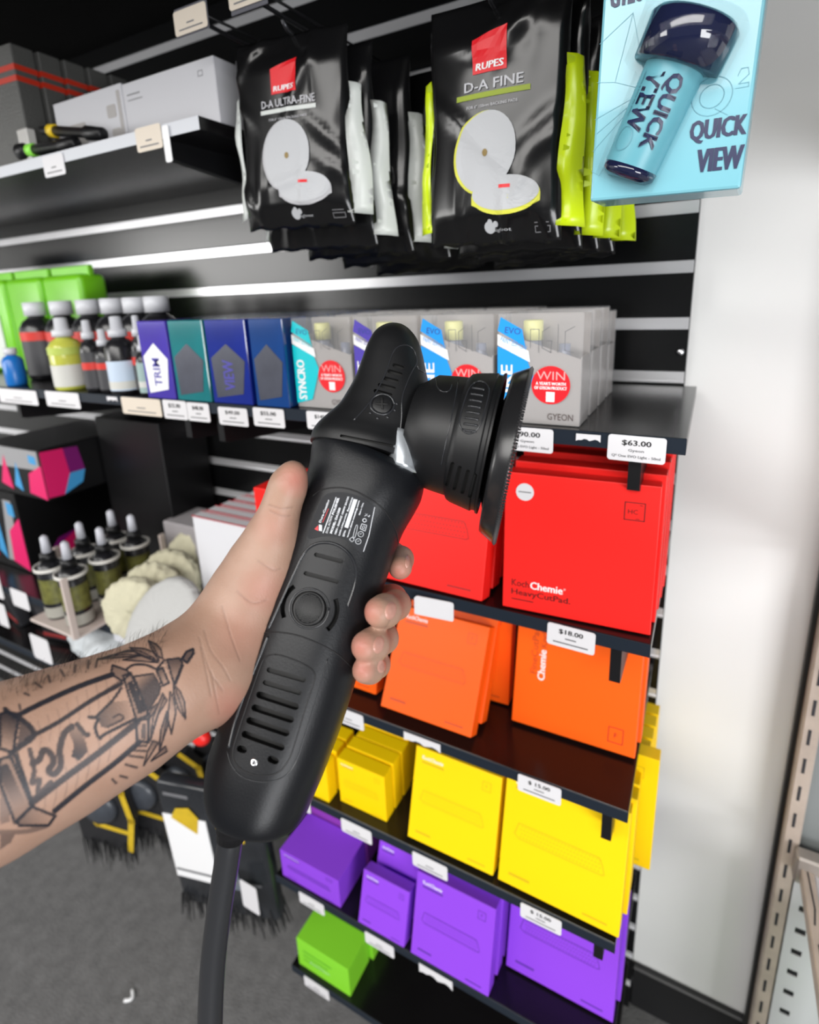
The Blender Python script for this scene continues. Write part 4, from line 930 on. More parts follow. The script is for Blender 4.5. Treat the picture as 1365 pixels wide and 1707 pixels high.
# seam between grip and tail cover, tail panel outline, grip panel outline
drape(smooth_pts([Z(470, 84), Z(540, 60), Z(640, 62), Z(760, 85), Z(900, 140), Z(1040, 220), Z(1160, 335)]), .0009, SEAM, 'housing_seam', off=0)
drape(smooth_pts([Z(590, 218), Z(520, 240), Z(480, 320), Z(400, 550), Z(330, 760), Z(292, 900), Z(310, 990), Z(400, 1060), Z(520, 1080), Z(620, 1050), Z(690, 960), Z(740, 820), Z(800, 620), Z(865, 420), Z(870, 350), Z(820, 300), Z(700, 245)], closed=True), .0008, SEAM, 'panel_groove', closed=True, off=0)
drape(smooth_pts([Z(250, 900), Z(280, 1000), Z(360, 1090), Z(500, 1125), Z(640, 1095), Z(730, 1000), Z(800, 800), Z(900, 480), Z(965, 250)]), .0008, RIM, 'panel_edge', off=0)
drape(smooth_pts([Z(540, 90), Z(500, 190), Z(430, 360), Z(360, 540), Z(300, 720), Z(262, 880)]), .0024, RIM, 'panel_edge', off=0)
drape(smooth_pts([Y(400, 985), Y(440, 900), Y(490, 790), Y(555, 650), Y(600, 560), Y(650, 510), Y(720, 492), Y(800, 510), Y(870, 570), Y(898, 650), Y(890, 740), Y(850, 860)]), .0020, RIM, 'panel_edge', off=0)
drape(smooth_pts([Y(650, 230), Y(700, 195), Y(790, 180), Y(880, 195), Y(970, 240), Y(1050, 300), Y(1110, 390), Y(1135, 470), Y(1135, 560), Y(1110, 660)]), .0010, SEAM, 'housing_seam', off=0)
# rims round the arc vents
drape(ell(cb[0], cb[1], 112/3.4125, 114/3.4125, 40), .0012, RIM, 'button_rim', closed=True, off=0)
hc, hn = hit(*cb)
if hc is None: hc = Vector((0, -.033, .13)); hn = Vector((0, -1, 0))
if hn.y > -.5: hn = Vector((0, -1, 0))
rr_ = (L2(cb[0]+92/3.4125, cb[1], .033)-L2(cb[0], cb[1], .033)); rb_ = float(np.linalg.norm(rr_))
hc = BV.ray_cast(camL, rayL(*cb))[0]
btn = B(); lathe(btn, [(-.003, rb_), (.0004, rb_), (.0010, rb_*.96), (.0012, rb_*.90), (.0008, rb_*.86), (.0008, .001)], hc+Vector((0, .0, 0)), Vector((0, -1, .02)), 40)
knob = obj('brush_cap_button', btn, RUB2, pol, True)
bm = B()
for i in range(-8, 9):
    for j in range(-8, 9):
        x, z = i*.0010, j*.0010
        if math.hypot(x, z) < rb_*.8: box(bm, hc.x+x-.0003, hc.y-.0012, hc.z+z-.0003, hc.x+x+.0003, hc.y-.0007, hc.z+z+.0003)
o = obj('button_texture', bm, RUB2, knob); o['kind'] = 'stuff'
# screw
hs_, _ = hit(*Z(442, 985))
bm = B(); lathe(bm, [(-.002, .0024), (.0004, .0024), (.0010, .0018), (.0008, .0008), (-.0005, .0006)], hs_, (0, -1, 0), 14); obj('screw', bm, CHROME, pol, True)
# type label
LM = mat('type_label_film', (.018, .019, .022), .5, spec=.2); LT = mat('label_white_print', (.62, .64, .68), .5); LRD = mat('label_red_print', (.65, .03, .04), .5)
Q8 = lambda x, y: (510+x/9.75, 800+y/9.75)
def drape_poly(pts, m, name, parent, off, rings=10, th=.0003):
    P = np.array(pts, float); c = P.mean(0); bm = B(); prev = None
    def pt(q):
        h, nr = hit(q[0], q[1]); return h+nr*off
    cv = bm.verts.new(pt(c))
    for r in range(1, rings+1):
        cur = [bm.verts.new(pt(c+(p-c)*r/rings)) for p in P]; n = len(P)
        for k in range(n):
            if prev is None: bm.faces.new((cv, cur[k], cur[(k+1) % n]))
            else: bm.faces.new((prev[k], cur[k], cur[(k+1) % n], prev[(k+1) % n]))
        prev = cur
    bmesh.ops.recalc_face_normals(bm, faces=bm.faces)
    return obj(name, bm, m, parent, True)
lab_out = smooth_pts([Q8(30, 940), Q8(120, 640), Q8(250, 330), Q8(330, 240), Q8(440, 205), Q8(640, 205), Q8(860, 270), Q8(1030, 370), Q8(1115, 440), Q8(1100, 560), Q8(1020, 900), Q8(930, 1165), Q8(860, 1160), Q8(740, 1040), Q8(600, 960), Q8(420, 915), Q8(240, 920)], 4, True)
label = drape_poly(lab_out, LM, 'type_label', pol, .0003)
drape([Q8(1115, 440), Q8(1020, 900), Q8(930, 1165)], .0006, LT, 'label_border', label, off=.0004)
def drape_text(bm, s, p, q, h, bold=.02):
    """lettering on the grip: baseline from p to q (picture points), height h"""
    p = np.array(p, float); q = np.array(q, float); d = (q-p); Ld = np.linalg.norm(d); d /= Ld; up = np.array([d[1], -d[0]])
    A, F, S = text_data(s, bold); vs = []
    for a in A:
        w_ = p+d*(a[0]/S[0]*Ld)+up*(a[1]/S[1]*h); hh, nr = hit(w_[0], w_[1]); vs.append(bm.verts.new(hh+nr*.0006))
    for f in F:
        try: bm.faces.new([vs[i] for i in f])
        except ValueError: pass
bm = B()
drape_text(bm, 'Dura-Coating', Q8(258, 705), Q8(405, 335), 5.0, .03)
drape_text(bm, 'DUAL ACTION', Q8(355, 868), Q8(440, 590), 3.6); drape_text(bm, 'POLISHER', Q8(456, 570), Q8(553, 295), 4.0, .05)
drape_text(bm, 'MODEL: DA1500', Q8(425, 876), Q8(574, 460), 4.0, .05)
drape_text(bm, '100V~ 50/60HZ 1000W 5A/15A', Q8(492, 888), Q8(708, 272), 3.2, .04)
drape_text(bm, '2,000-4,500rpm/min', Q8(556, 915), Q8(680, 545), 3.2, .04); drape_text(bm, 'Revolution', Q8(692, 515), Q8(768, 290), 3.0, .04)
drape_text(bm, 'S/No.', Q8(625, 925), Q8(654, 815), 3.4, .04)
drape_text(bm, 'www.dura-coating.com', Q8(690, 942), Q8(884, 340), 3.4, .05); drape_text(bm, 'Made in China', Q8(876, 572), Q8(940, 375), 2.4, .03)
obj('label_lettering', bm, LT, label)
bm = B()
def dquad(bm, P):
    P = [np.array(p, float) for p in P]; n = 10; V = []
    for j in range(n+1):
        row = []
        for i in range(3):
            w_ = (P[0]*(1-i/2)+P[1]*i/2)*(1-j/n)+(P[3]*(1-i/2)+P[2]*i/2)*j/n; hh, nr = hit(w_[0], w_[1]); row.append(bm.verts.new(hh+nr*.0006))
        V.append(row)
    for j in range(n):
        for i in range(2): bm.faces.new((V[j][i], V[j][i+1], V[j+1][i+1], V[j+1][i]))
dquad(bm, (Q8(625, 765), Q8(685, 785), Q8(838, 320), Q8(775, 310))); dquad(bm, (Q8(216, 725), Q8(266, 735), Q8(266, 835), Q8(216, 825)))
dquad(bm, (Q8(275, 865), Q8(290, 868), Q8(502, 282), Q8(490, 280)))
obj('label_bars', bm, LT, label)
bm = B(); hh = [hit(*Q8(*p)) for p in ((145, 800), (205, 740), (205, 830))]; bm.faces.new([bm.verts.new(h+nr*.0006) for h, nr in hh]); dquad(bm, (Q8(272, 690), Q8(280, 692), Q8(375, 470), Q8(367, 468))); obj('label_red_mark', bm, LRD, label)
for i, (x, y) in enumerate(((848, 998), (888, 880))):
    drape(ell(*Q8(x, y), 4.6, 4.6, 14), .0004, LT, 'label_symbol', label, off=.0005, closed=True, seg=2); drape([Q8(x-20, y), Q8(x+20, y-8)], .0004, LT, 'label_symbol', label, off=.0005)
drape([Q8(878, 790), Q8(905, 712), Q8(985, 735), Q8(958, 830)], .0005, LT, 'label_symbol', label, off=.0005, closed=True, seg=2); drape([Q8(910, 780), Q8(925, 745), Q8(955, 755), Q8(940, 795)], .0004, LT, 'label_symbol', label, off=.0005, closed=True, seg=2)
drape(ell(*Q8(950, 655), 3, 3, 10), .0006, LT, 'label_symbol', label, off=.0005, closed=True, seg=2); drape([Q8(950, 590), Q8(1000, 550), Q8(960, 545), Q8(1005, 590)], .0004, LT, 'label_symbol', label, off=.0005); drape([Q8(1015, 600), Q8(1035, 570)], .0008, LT, 'label_symbol', label, off=.0005)
drape([Q8(705, 965), Q8(745, 1005), Q8(785, 975), Q8(755, 925)], .0004, LT, 'label_symbol', label, off=.0005, closed=True, seg=2); drape(smooth_pts([Q8(765, 920), Q8(810, 745), Q8(838, 755), Q8(795, 930)], 3, True), .0004, LT, 'label_symbol', label, off=.0005, closed=True, seg=2)
# side switch on the left flank, seen as a black ridge
A1, A2 = L2(520, 800), L2(482, 905)
bm = B(); v0 = Vector((A1[0]+.002, .004, A1[1])); v1 = Vector((A2[0]+.001, .004, A2[1]))
tube(bm, [v0+(v1-v0)*t for t in (0, .06, .2, .5, .8, .94, 1)], [.003, .006, .007, .007, .007, .006, .003], 14); obj('side_switch', bm, BLK, pol, True)
# tail: cable collar and cable
T0 = L2(389, 1366)
def camP(px, py, d): return Vector([float(v) for v in (RC.T@(camray(px, py)*d)+CC)])
def toL(v): return PW.inverted() @ v
cpts = [(392, 1345, .350), (389, 1372, .350), (383, 1405, .350), (376, 1450, .352), (368, 1500, .354), (360, 1560, .356), (354, 1620, .358), (350, 1707, .360), (349, 1800, .362), (352, 1900, .365), (362, 2000, .37), (380, 2120, .38)]
cps = smooth_pts([list(toL(camP(*c))) for c in cpts], 5)
bm = B(); tube(bm, [Vector(p) for p in cps], [.0082 if i < 8 else .0079 for i in range(len(cps))], 20); obj('power_cable', bm, mat('black_cable', (.022, .023, .026), .30), pol, True)
bm = B(); s0 = Vector(cps[0]); s1 = Vector(cps[9]); tube(bm, [s0+(s1-s0)*t for t in (0, .35, .4, .7, .75, 1)], [.0115, .0112, .0100, .0100, .0092, .0088], 20); obj('cable_collar', bm, BLK, pol, True)
# inner silver gear housing showing between motor housing and head cover
bm = B(); rg = resample(sect([((650, 784), (705, 800)), ((650, 754), (709, 772)), ((650, 724), (703, 740))], [.030, .030, .028], 40), 8); loft(bm, rg); obj('gear_housing', bm, mat('cast_aluminium', (.60, .64, .68), .28, metal=.7), pol, True)
# rubber head cover
head_pairs = [((523, 742), (686, 776)), ((526, 728), (692, 762)), ((534, 715), (694, 750)), ((547, 702), (697, 736)), ((567, 684), (706, 716)), ((580, 664), (712, 694)), ((593, 640), (716, 668)), ((603, 614), (714, 640)), ((610, 594), (709, 614)), ((617, 577), (704, 590)), ((627, 561), (697, 570)), ((642, 550), (684, 554)), ((655, 546), (672, 547))]
hd = [.0385, .0385, .037, .035, .033, .0315, .030, .0285, .027, .025, .021, .014, .006]
bm = B(); loft(bm, resample(sect(head_pairs, hd, 72, p=2.3), 70)); head = obj('head_cover', bm, [RUB2, DARK], pol, True)
BVH_ = surf_bvh(head)
X7 = lambda x, y: (480+x/3.102, 520+y/3.102)
BV0 = BV; BV = BVH_
bm = B()
for p, q in ((X7(550, 275), X7(590, 287)), (X7(524, 306), X7(582, 322)), (X7(500, 342), X7(562, 358)), (X7(474, 377), X7(548, 396)), (X7(452, 408), X7(530, 430))): pillcut(bm, p, q, 10/3.102, .0035)
pillcut(bm, X7(275, 640), X7(560, 695), 7/3.102, .003)
cut(head, bm)
for p in head.data.polygons: p.use_smooth = True
try: head.data.set_sharp_from_angle(angle=math.radians(38))
except Exception: pass
drape(smooth_pts([X7(340, 560), X7(420, 470), X7(480, 370), X7(520, 270), X7(545, 205), X7(580, 175), X7(625, 175), X7(655, 205), X7(665, 260), X7(640, 310), X7(610, 380), X7(590, 450), X7(588, 540), X7(580, 620)]), .0011, RIM, 'cover_ridge', pol, off=0)
drape(smooth_pts([X7(665, 260), X7(680, 300), X7(740, 325)]), .0011, RIM, 'cover_ridge', pol, off=0)
drape(ell(*X7(488, 478), 19.5, 17, 30), .0020, RIM, 'adjuster_ring', pol, off=0, closed=True)
hc2, hn2 = hit(*X7(488, 478)); bm = B(); lathe(bm, [(-.002, .0068), (.0008, .0068), (.0011, .0062), (.0011, .001)], hc2, hn2, 30); kk = obj('adjuster_knob', bm, RUB2, pol, True)
drape([X7(455, 480), X7(522, 480)], .0018, DARK, 'cross_slot', kk, off=.0012); drape([X7(488, 448), X7(488, 508)], .0018, DARK, 'cross_slot', kk, off=.0012)
for i, (x, y) in enumerate(((425, 522), (463, 550), (515, 545), (552, 508), (562, 475))):
    h, nr = hit(*X7(x, y)); bm = B(); lathe(bm, [(-.001, .0011), (.0004, .0010), (.0007, .0005)], h, nr, 8); obj('dial_dot', bm, RIM, pol, True)
BV = BV0
# shroud: round skirt about the spindle
c1 = L2(820, 742); c0 = L2(716, 716); k_ = float(c1[0]-c0[0]); zc_ = float((c1[1]+c0[1])/2); R1 = float(np.linalg.norm(L2(844, 630)-L2(796, 854)))/2; R0 = float(np.linalg.norm(L2(718, 625)-L2(706, 804)))/2
xo = float(c0[0])
prof = [(-.012, R0*.78), (0, R0), (k_*.30, R0*1.04), (k_*.46, R0*1.055), (k_*.50, R0*1.12), (k_*.56, R0*1.15), (k_*.88, R1*.985), (k_*.90, R1*.965), (k_*.95, R1*.965), (k_*.97, R1*1.0), (k_*1.0, R1*1.005), (k_*1.0, R1*.93), (k_*.6, R1*.80), (k_*.6, .001)]
bm = B(); lathe(bm, prof, (xo, 0, zc_), (1, 0, 0), 96); shroud = obj('shroud', bm, [RUB2, DARK], pol, True)
try: shroud.data.set_sharp_from_angle(angle=math.radians(50))
except Exception: pass
BV = surf_bvh(shroud)
bm = B()
for xx in (X7(850, 760), X7(888, 780), X7(930, 800), X7(968, 820)):
    pillcut(bm, (xx[0], xx[1]+8), (xx[0]-9, xx[1]+42), 3.4, .004)
cut(shroud, bm)
for p in shroud.data.polygons: p.use_smooth = True
try: shroud.data.set_sharp_from_angle(angle=math.radians(40))
except Exception: pass
drape(smooth_pts([X7(960, 370), X7(990, 358), X7(1025, 372), X7(1040, 410), X7(1020, 500), X7(995, 580), X7(960, 622), X7(920, 625), X7(890, 590), X7(890, 540), X7(912, 460), X7(935, 400)], 5, True), .0012, RIM, 'grip_pad_rim', pol, off=0, closed=True)
for i in range(8):
    y0 = 392+31*i; x0 = 950-7*i; x1 = 1028-6*i; drape([X7(x0, y0), X7(x1-12, y0+10)], .0017, RIM, 'grip_rib', pol, off=0)
drape([X7(880, 350), X7(868, 430), X7(845, 550), X7(812, 690), X7(790, 800)], .0008, RIM, 'shroud_seam', pol, off=0)
drape(smooth_pts([X7(765, 345), X7(770, 385), X7(800, 412), X7(835, 405), X7(848, 375)]), .0009, RIM, 'shroud_mark', pol, off=0)
BV = BV0
# spindle and backing plate
pc = L2(854, 760); RP = float(np.linalg.norm(L2(883, 620)-L2(825, 899)))/2; xp = float(pc[0]); zp = float(pc[1])
bm = B(); lathe(bm, [(-.030, .017), (-.022, .019), (-.018, .024), (-.012, .024)], (xp, 0, zp), (1, 0, 0), 32); hub = obj('spindle_hub', bm, BLK, pol, True)
bm = B(); lathe(bm, [(-.045, .007), (-.026, .007), (-.026, .010), (-.021, .010)], (xp, 0, zp), (1, 0, 0), 24); obj('steel_spindle', bm, CHROME, pol, True)
bm = B(); lathe(bm, [(-.0175, .020), (-.016, .032), (-.0125, .042), (-.0115, RP*.91), (-.0095, RP*.93), (-.0020, RP*.995), (-.0008, RP), (0, RP*.995), (.0005, .001)], (xp, 0, zp), (1, 0, 0), 96); plate = obj('backing_plate', bm, mat('black_gloss_rubber', (.013, .013, .014), .22), pol, True)
try: plate.data.set_sharp_from_angle(angle=math.radians(55))
except Exception: pass
bm = B()
for k in range(170):
    a = 2*math.pi*k/170; c, s = math.cos(a), math.sin(a); r = RP*.997
    q = [Vector((xp+dx, (r+dr)*s+dt*c, zp+(r+dr)*c-dt*s)) for dx, dr, dt in ((-.0012, 0, -.0007), (-.0012, 0, .0007), (.0018, 0, .0007), (.0018, 0, -.0007))]
    tp = Vector((xp+.0004, (r+.0018)*s, zp+(r+.0018)*c)); vs = [bm.verts.new(v) for v in q]; t_ = bm.verts.new(tp)
    bm.faces.new(vs)
    for i in range(4): bm.faces.new((vs[i], vs[(i+1) % 4], t_))
o = obj('hook_rim', bm, mat('hook_nylon', (.022, .022, .024), .5), plate); o['kind'] = 'stuff'

# ------------------------------------------------------------------ the forearm and hand
# a blended solid measured in the camera's axes (metres), then meshed as ONE continuous skin
def K(px, py, d): return camray(px, py)*d
def caps(P, r0=None):
    return [(np.array(K(*a[:3])), np.array(K(*b[:3])), a[3], b[3]) for a, b in zip(P, P[1:])]
PARM = caps([(-420, 1478, .262, .052), (-200, 1380, .288, .0455), (0, 1282, .312, .0425), (120, 1229, .326, .0382), (220, 1182, .336, .0335), (300, 1134, .346, .0292), (345, 1108, .356, .0285)])
HAND = caps([(345, 1115, .360, .0275), (405, 1085, .382, .0255), (470, 1040, .412, .0200), (540, 1000, .438, .0150)]) \
     + caps([(350, 1120, .362, .0265), (392, 1142, .385, .0235), (450, 1120, .412, .0190), (515, 1085, .432, .0145)]) \
     + caps([(345, 1100, .362, .0265), (410, 1030, .388, .0245), (480, 960, .420, .0190), (560, 930, .446, .0145)]) \
     + caps([(370, 1090, .365, .0240), (400, 1030, .375, .0240), (425, 975, .378, .0225), (445, 930, .377, .0185), (458, 895, .374, .0150)])
THUMB = caps([(443, 930, .377, .0175), (454, 890, .374, .0135), (465, 856, .371, .0110), (474, 828, .369, .0103), (482, 805, .368, .0101), (489, 789, .367, .0080)])
FING = [caps([(560, 930, .446, .0130), (620, 925, .446, .0105), (655, 925, .428, .0095), (668, 932, .408, .0092), (667, 946, .394, .0086)]),
        caps([(540, 1000, .438, .0130), (610, 995, .440, .0108), (655, 998, .415, .0100), (660, 1008, .385, .0100), (642, 1018, .362, .0105), (632, 1020, .3545, .0098)]),
        caps([(540, 1040, .434, .0130), (600, 1050, .432, .0104), (638, 1056, .405, .0096), (640, 1064, .378, .0096), (622, 1074, .357, .0102), (610, 1077, .350, .0096)]),
        caps([(515, 1085, .432, .0120), (585, 1098, .425, .0094), (622, 1102, .400, .0086), (629, 1108, .378, .0084), (617, 1115, .358, .0088), (608, 1117, .351, .0082)])]
VS = .0016
allp = np.array([p for seg in PARM+HAND+THUMB+sum(FING, []) for p in (seg[0], seg[1])])
lo = allp.min(0)-.058; hi = allp.max(0)+.04; lo[0] = max(lo[0], -.42)
dims = np.ceil((hi-lo)/VS).astype(int)+1
ax_ = [lo[i]+VS*np.arange(dims[i]) for i in range(3)]
def capsd(seg, X, Y_, Z_):
    a, b, ra, rb = seg; ba = b-a; l2 = ba@ba
    px, py, pz = X-a[0], Y_-a[1], Z_-a[2]
    t = np.clip((px*ba[0]+py*ba[1]+pz*ba[2])/l2, 0, 1)
    return np.sqrt((px-t*ba[0])**2+(py-t*ba[1])**2+(pz-t*ba[2])**2)-(ra+(rb-ra)*t)
def smin(a, b, k):
    h = np.maximum(k-np.abs(a-b), 0)/k; return np.minimum(a, b)-h*h*k*.25
FIELD = np.full(dims, .05, np.float32)
def add(field, segs, k, pad=.03):
    for s in segs:
        p0 = np.minimum(s[0], s[1])-max(s[2], s[3])-pad; p1 = np.maximum(s[0], s[1])+max(s[2], s[3])+pad
        i0 = np.clip(((p0-lo)/VS).astype(int), 0, dims-1); i1 = np.clip(((p1-lo)/VS).astype(int)+2, 1, dims)
        sl = tuple(slice(i0[i], i1[i]) for i in range(3))
        d = capsd(s, ax_[0][sl[0]][:, None, None], ax_[1][sl[1]][None, :, None], ax_[2][sl[2]][None, None, :]).astype(np.float32)
        field[sl] = smin(field[sl], d, k)
add(FIELD, PARM+HAND, .016); add(FIELD, THUMB, .009, .02)
for f in FING:
    ff = np.full(dims, .05, np.float32); add(ff, f, .0035, .012); FIELD = smin(FIELD, ff, .0022)
# flatten the wrist a little and press the hand against the tool: keep the skin outside the housing
hp = [(L2(*l), L2(*r)) for l, r in body_pairs]
zz = np.array([(a[1]+b[1])/2 for a, b in hp]); xc = np.array([(a[0]+b[0])/2 for a, b in hp]); hwv = np.array(HW); dv = np.array(dep); od = np.argsort(zz)
X, Y_, Z_ = np.meshgrid(ax_[0], ax_[1], ax_[2], indexing='ij', sparse=True)
lz = (X-O_[0])*a_[0]+(Y_-O_[1])*a_[1]+(Z_-O_[2])*a_[2]; lx = (X-O_[0])*n_[0]+(Y_-O_[1])*n_[1]+(Z_-O_[2])*n_[2]; ly = (X-O_[0])*y_[0]+(Y_-O_[1])*y_[1]+(Z_-O_[2])*y_[2]
sl = np.where((lz > -.01) & (lz < .30) & (FIELD < .02))
lzv, lxv, lyv = lz[sl], lx[sl], ly[sl]
cxv = np.interp(lzv, zz[od], xc[od]); wv = np.interp(lzv, zz[od], hwv[od]); dvv = np.interp(lzv, zz[od], dv[od])
q = (np.abs((lxv-cxv)/wv)**2.15+np.abs(lyv/dvv)**2.15)**(1/2.15); dt = (q-1)*np.minimum(wv, dvv)
FIELD[sl] = np.maximum(FIELD[sl], -(dt+.0022)).astype(np.float32)
del X, Y_, Z_, lz, lx, ly
# surface nets
S = FIELD < 0; nx, ny, nz = [d-1 for d in dims]
cnt = np.zeros((nx, ny, nz), np.int8)
for dx in (0, 1):
    for dy in (0, 1):
        for dz in (0, 1): cnt += S[dx:dx+nx, dy:dy+ny, dz:dz+nz]
act = (cnt > 0) & (cnt < 8); ci = np.argwhere(act); idx = -np.ones((nx, ny, nz), np.int32); idx[act] = np.arange(len(ci))
acc = np.zeros((len(ci), 3)); num = np.zeros(len(ci))
cor = [(dx, dy, dz) for dx in (0, 1) for dy in (0, 1) for dz in (0, 1)]
for a in cor:
    for axn in range(3):
        if a[axn] == 0:
            b = list(a); b[axn] = 1
            va = FIELD[ci[:, 0]+a[0], ci[:, 1]+a[1], ci[:, 2]+a[2]]; vb = FIELD[ci[:, 0]+b[0], ci[:, 1]+b[1], ci[:, 2]+b[2]]
            m_ = (va < 0) != (vb < 0); t = va[m_]/(va[m_]-vb[m_]); p = np.tile(np.array(a, float), (m_.sum(), 1)); p[:, axn] += t
            acc[m_] += p; num[m_] += 1
V = (ci+acc/num[:, None])*VS+lo
F = []
for axn in range(3):
    u, v = (axn+1) % 3, (axn+2) % 3
    sA = [slice(None)]*3; sB = [slice(None)]*3; sA[axn] = slice(0, -1); sB[axn] = slice(1, None)
    ed = S[tuple(sA)] != S[tuple(sB)]; e = np.argwhere(ed); e = e[(e[:, u] > 0) & (e[:, v] > 0) & (e[:, u] < dims[u]-1) & (e[:, v] < dims[v]-1)]
    ins = S[e[:, 0], e[:, 1], e[:, 2]]
    q4 = []
    for du, dv_ in ((-1, -1), (0, -1), (0, 0), (-1, 0)):
        g = e.copy(); g[:, u] += du; g[:, v] += dv_; q4.append(idx[g[:, 0], g[:, 1], g[:, 2]])
    q4 = np.array(q4).T; q4[~ins] = q4[~ins][:, ::-1]; F.append(q4)
F = np.concatenate(F); F = F[(F >= 0).all(1)]
# one subdivision of the visible tattooed part comes from denser sampling by averaging
def subdivide(V, F):
    E = np.concatenate([F[:, [0, 1]], F[:, [1, 2]], F[:, [2, 3]], F[:, [3, 0]]]); Es = np.sort(E, 1); U_, inv = np.unique(Es, axis=0, return_inverse=True); inv = inv.reshape(-1)
    mid = (V[U_[:, 0]]+V[U_[:, 1]])/2; cen = V[F].mean(1); n0 = len(V); n1 = n0+len(mid); nf = len(F); e = [inv[i*nf:(i+1)*nf]+n0 for i in range(4)]; c = np.arange(nf)+n1
    VV = np.concatenate([V, mid, cen]); FF = np.concatenate([np.c_[F[:, 0], e[0], c, e[3]], np.c_[e[0], F[:, 1], e[1], c], np.c_[c, e[1], F[:, 2], e[2]], np.c_[e[3], c, e[2], F[:, 3]]]); return VV, FF
def relax(V, F, it, w_=.5):
    E = np.concatenate([F[:, [0, 1]], F[:, [1, 2]], F[:, [2, 3]], F[:, [3, 0]]]); E = np.concatenate([E, E[:, ::-1]])
    for _ in range(it):
        s = np.zeros_like(V); np.add.at(s, E[:, 0], V[E[:, 1]]); n = np.bincount(E[:, 0], minlength=len(V))[:, None]; V = V*(1-w_)+w_*s/np.maximum(n, 1)
    return V
V = relax(V, F, 3); V, F = subdivide(V, F); V = relax(V, F, 2)
# skin creases at the wrist and thumb, shallow grooves with painted shade; tattoo shares their skin attribute
def project(V): return np.c_[PX0+FPX*V[:, 0]/V[:, 2], PY0+FPX*V[:, 1]/V[:, 2]]
PP = project(V)
me = bpy.data.meshes.new('person'); me.from_pydata((V@RC+CC).tolist(), [], F.tolist()); me.update()
VN = np.zeros(len(V)*3); me.vertices.foreach_get('normal', VN); VN = VN.reshape(-1, 3)
NC = VN@RC.T; front = np.einsum('ij,ij->i', NC, V) < 0
if front.mean() < .2 or (np.einsum('ij,ij->i', NC, V-V.mean(0)).mean() < 0):
    F = F[:, ::-1]; me = bpy.data.meshes.new('person'); me.from_pydata((V@RC+CC).tolist(), [], F.tolist()); me.update(); me.vertices.foreach_get('normal', VN.reshape(-1)); 
    VN = np.zeros(len(V)*3); me.vertices.foreach_get('normal', VN); VN = VN.reshape(-1, 3); NC = VN@RC.T; front = np.einsum('ij,ij->i', NC, V) < 0
T_ = lambda pts: np.array([(x/3.4125, 980+y/3.4125) for x, y in pts])
def segdist(P, pts):
    D = np.full(len(P), 1e9)
    for a, b in zip(pts, pts[1:]):
        ba = b-a; t = np.clip(((P-a)@ba)/max(ba@ba, 1e-9), 0, 1); D = np.minimum(D, np.linalg.norm(P-a-t[:, None]*ba, axis=1))
    return D
def inside(P, poly):
    c = np.zeros(len(P), bool); n = len(poly)
    for i in range(n):
        x1, y1 = poly[i]; x2, y2 = poly[(i+1) % n]; k = ((y1 > P[:, 1]) != (y2 > P[:, 1])) & (P[:, 0] < (x2-x1)*(P[:, 1]-y1)/((y2-y1) if y2 != y1 else 1e-9)+x1); c ^= k
    return c
ink_crease = np.zeros(len(V)); red = np.zeros(len(V))
vis = np.where(front & (PP[:, 0] < 345))[0]; Pv = PP[vis]; iv = np.zeros(len(vis))
def stroke(pts, wd, a=.9, sm=True):
    global iv
    q = T_(pts); q = np.array(smooth_pts(q, 4)) if sm and len(q) > 2 else q
    d = segdist(Pv, q); iv = np.maximum(iv, a*np.clip((wd*1.2/3.4125/2+.9-d)/1.3, 0, 1))
def fill(pts, a, edge=0, ew=8, grad=None):
    global iv
    q = T_(pts); m_ = inside(Pv, q); g = np.full(m_.sum(), a)
    if grad is not None:
        p0, p1 = T_([grad[0], grad[1]]); t = np.clip(((Pv[m_]-p0)@(p1-p0))/((p1-p0)@(p1-p0)), 0, 1); g = a*(1-t)+a*.12*t
    iv[m_] = np.maximum(iv[m_], g)
    if edge: stroke(pts+[pts[0]], ew, edge, False)
TATTOO = True
stroke([(80, 735), (250, 650), (450, 560), (640, 492)], 24); stroke([(150, 860), (330, 765), (520, 640), (690, 545)], 20, .85); stroke([(175, 840), (350, 742), (680, 530)], 5, .5)
stroke([(180, 1225), (370, 1080), (560, 940), (780, 765)], 30, .8); stroke([(310, 1270), (480, 1130), (650, 1000), (790, 880)], 24, .9)
fill([(640, 440), (720, 468), (740, 490), (695, 530), (632, 490)], .35, .9, 10); fill([(700, 500), (742, 482), (845, 722), (775, 752)], .25, .9, 10); fill([(722, 540), (752, 528), (828, 700), (790, 722)], .85)
stroke([(720, 462), (760, 438), (830, 438), (885, 462)], 10); fill([(760, 505), (870, 488), (912, 560), (905, 600), (842, 700)], .72, .85, 9, grad=((840, 560), (780, 500)))
fill([(890, 470), (925, 455), (960, 540), (928, 556)], .6, .9, 10, grad=((890, 470), (950, 540))); fill([(950, 408), (1020, 400), (1038, 430), (1010, 500), (990, 545)], .6, .9, 9, grad=((980, 420), (1000, 540)))
for q in ((935, 420), (950, 450), (965, 480), (975, 505), (985, 530)): stroke([q, (q[0]+6, q[1]+8)], 14, .25, False)
fill([(1035, 405), (1060, 365), (1098, 348), (1100, 372), (1065, 425)], .55, .95, 12); stroke([(1000, 545), (1040, 440)], 9); stroke([(890, 465), (935, 410)], 10)
fill([(775, 757), (845, 745), (843, 880), (780, 868)], .12, .92, 12); fill([(808, 775), (832, 770), (828, 860), (800, 860)], .62)
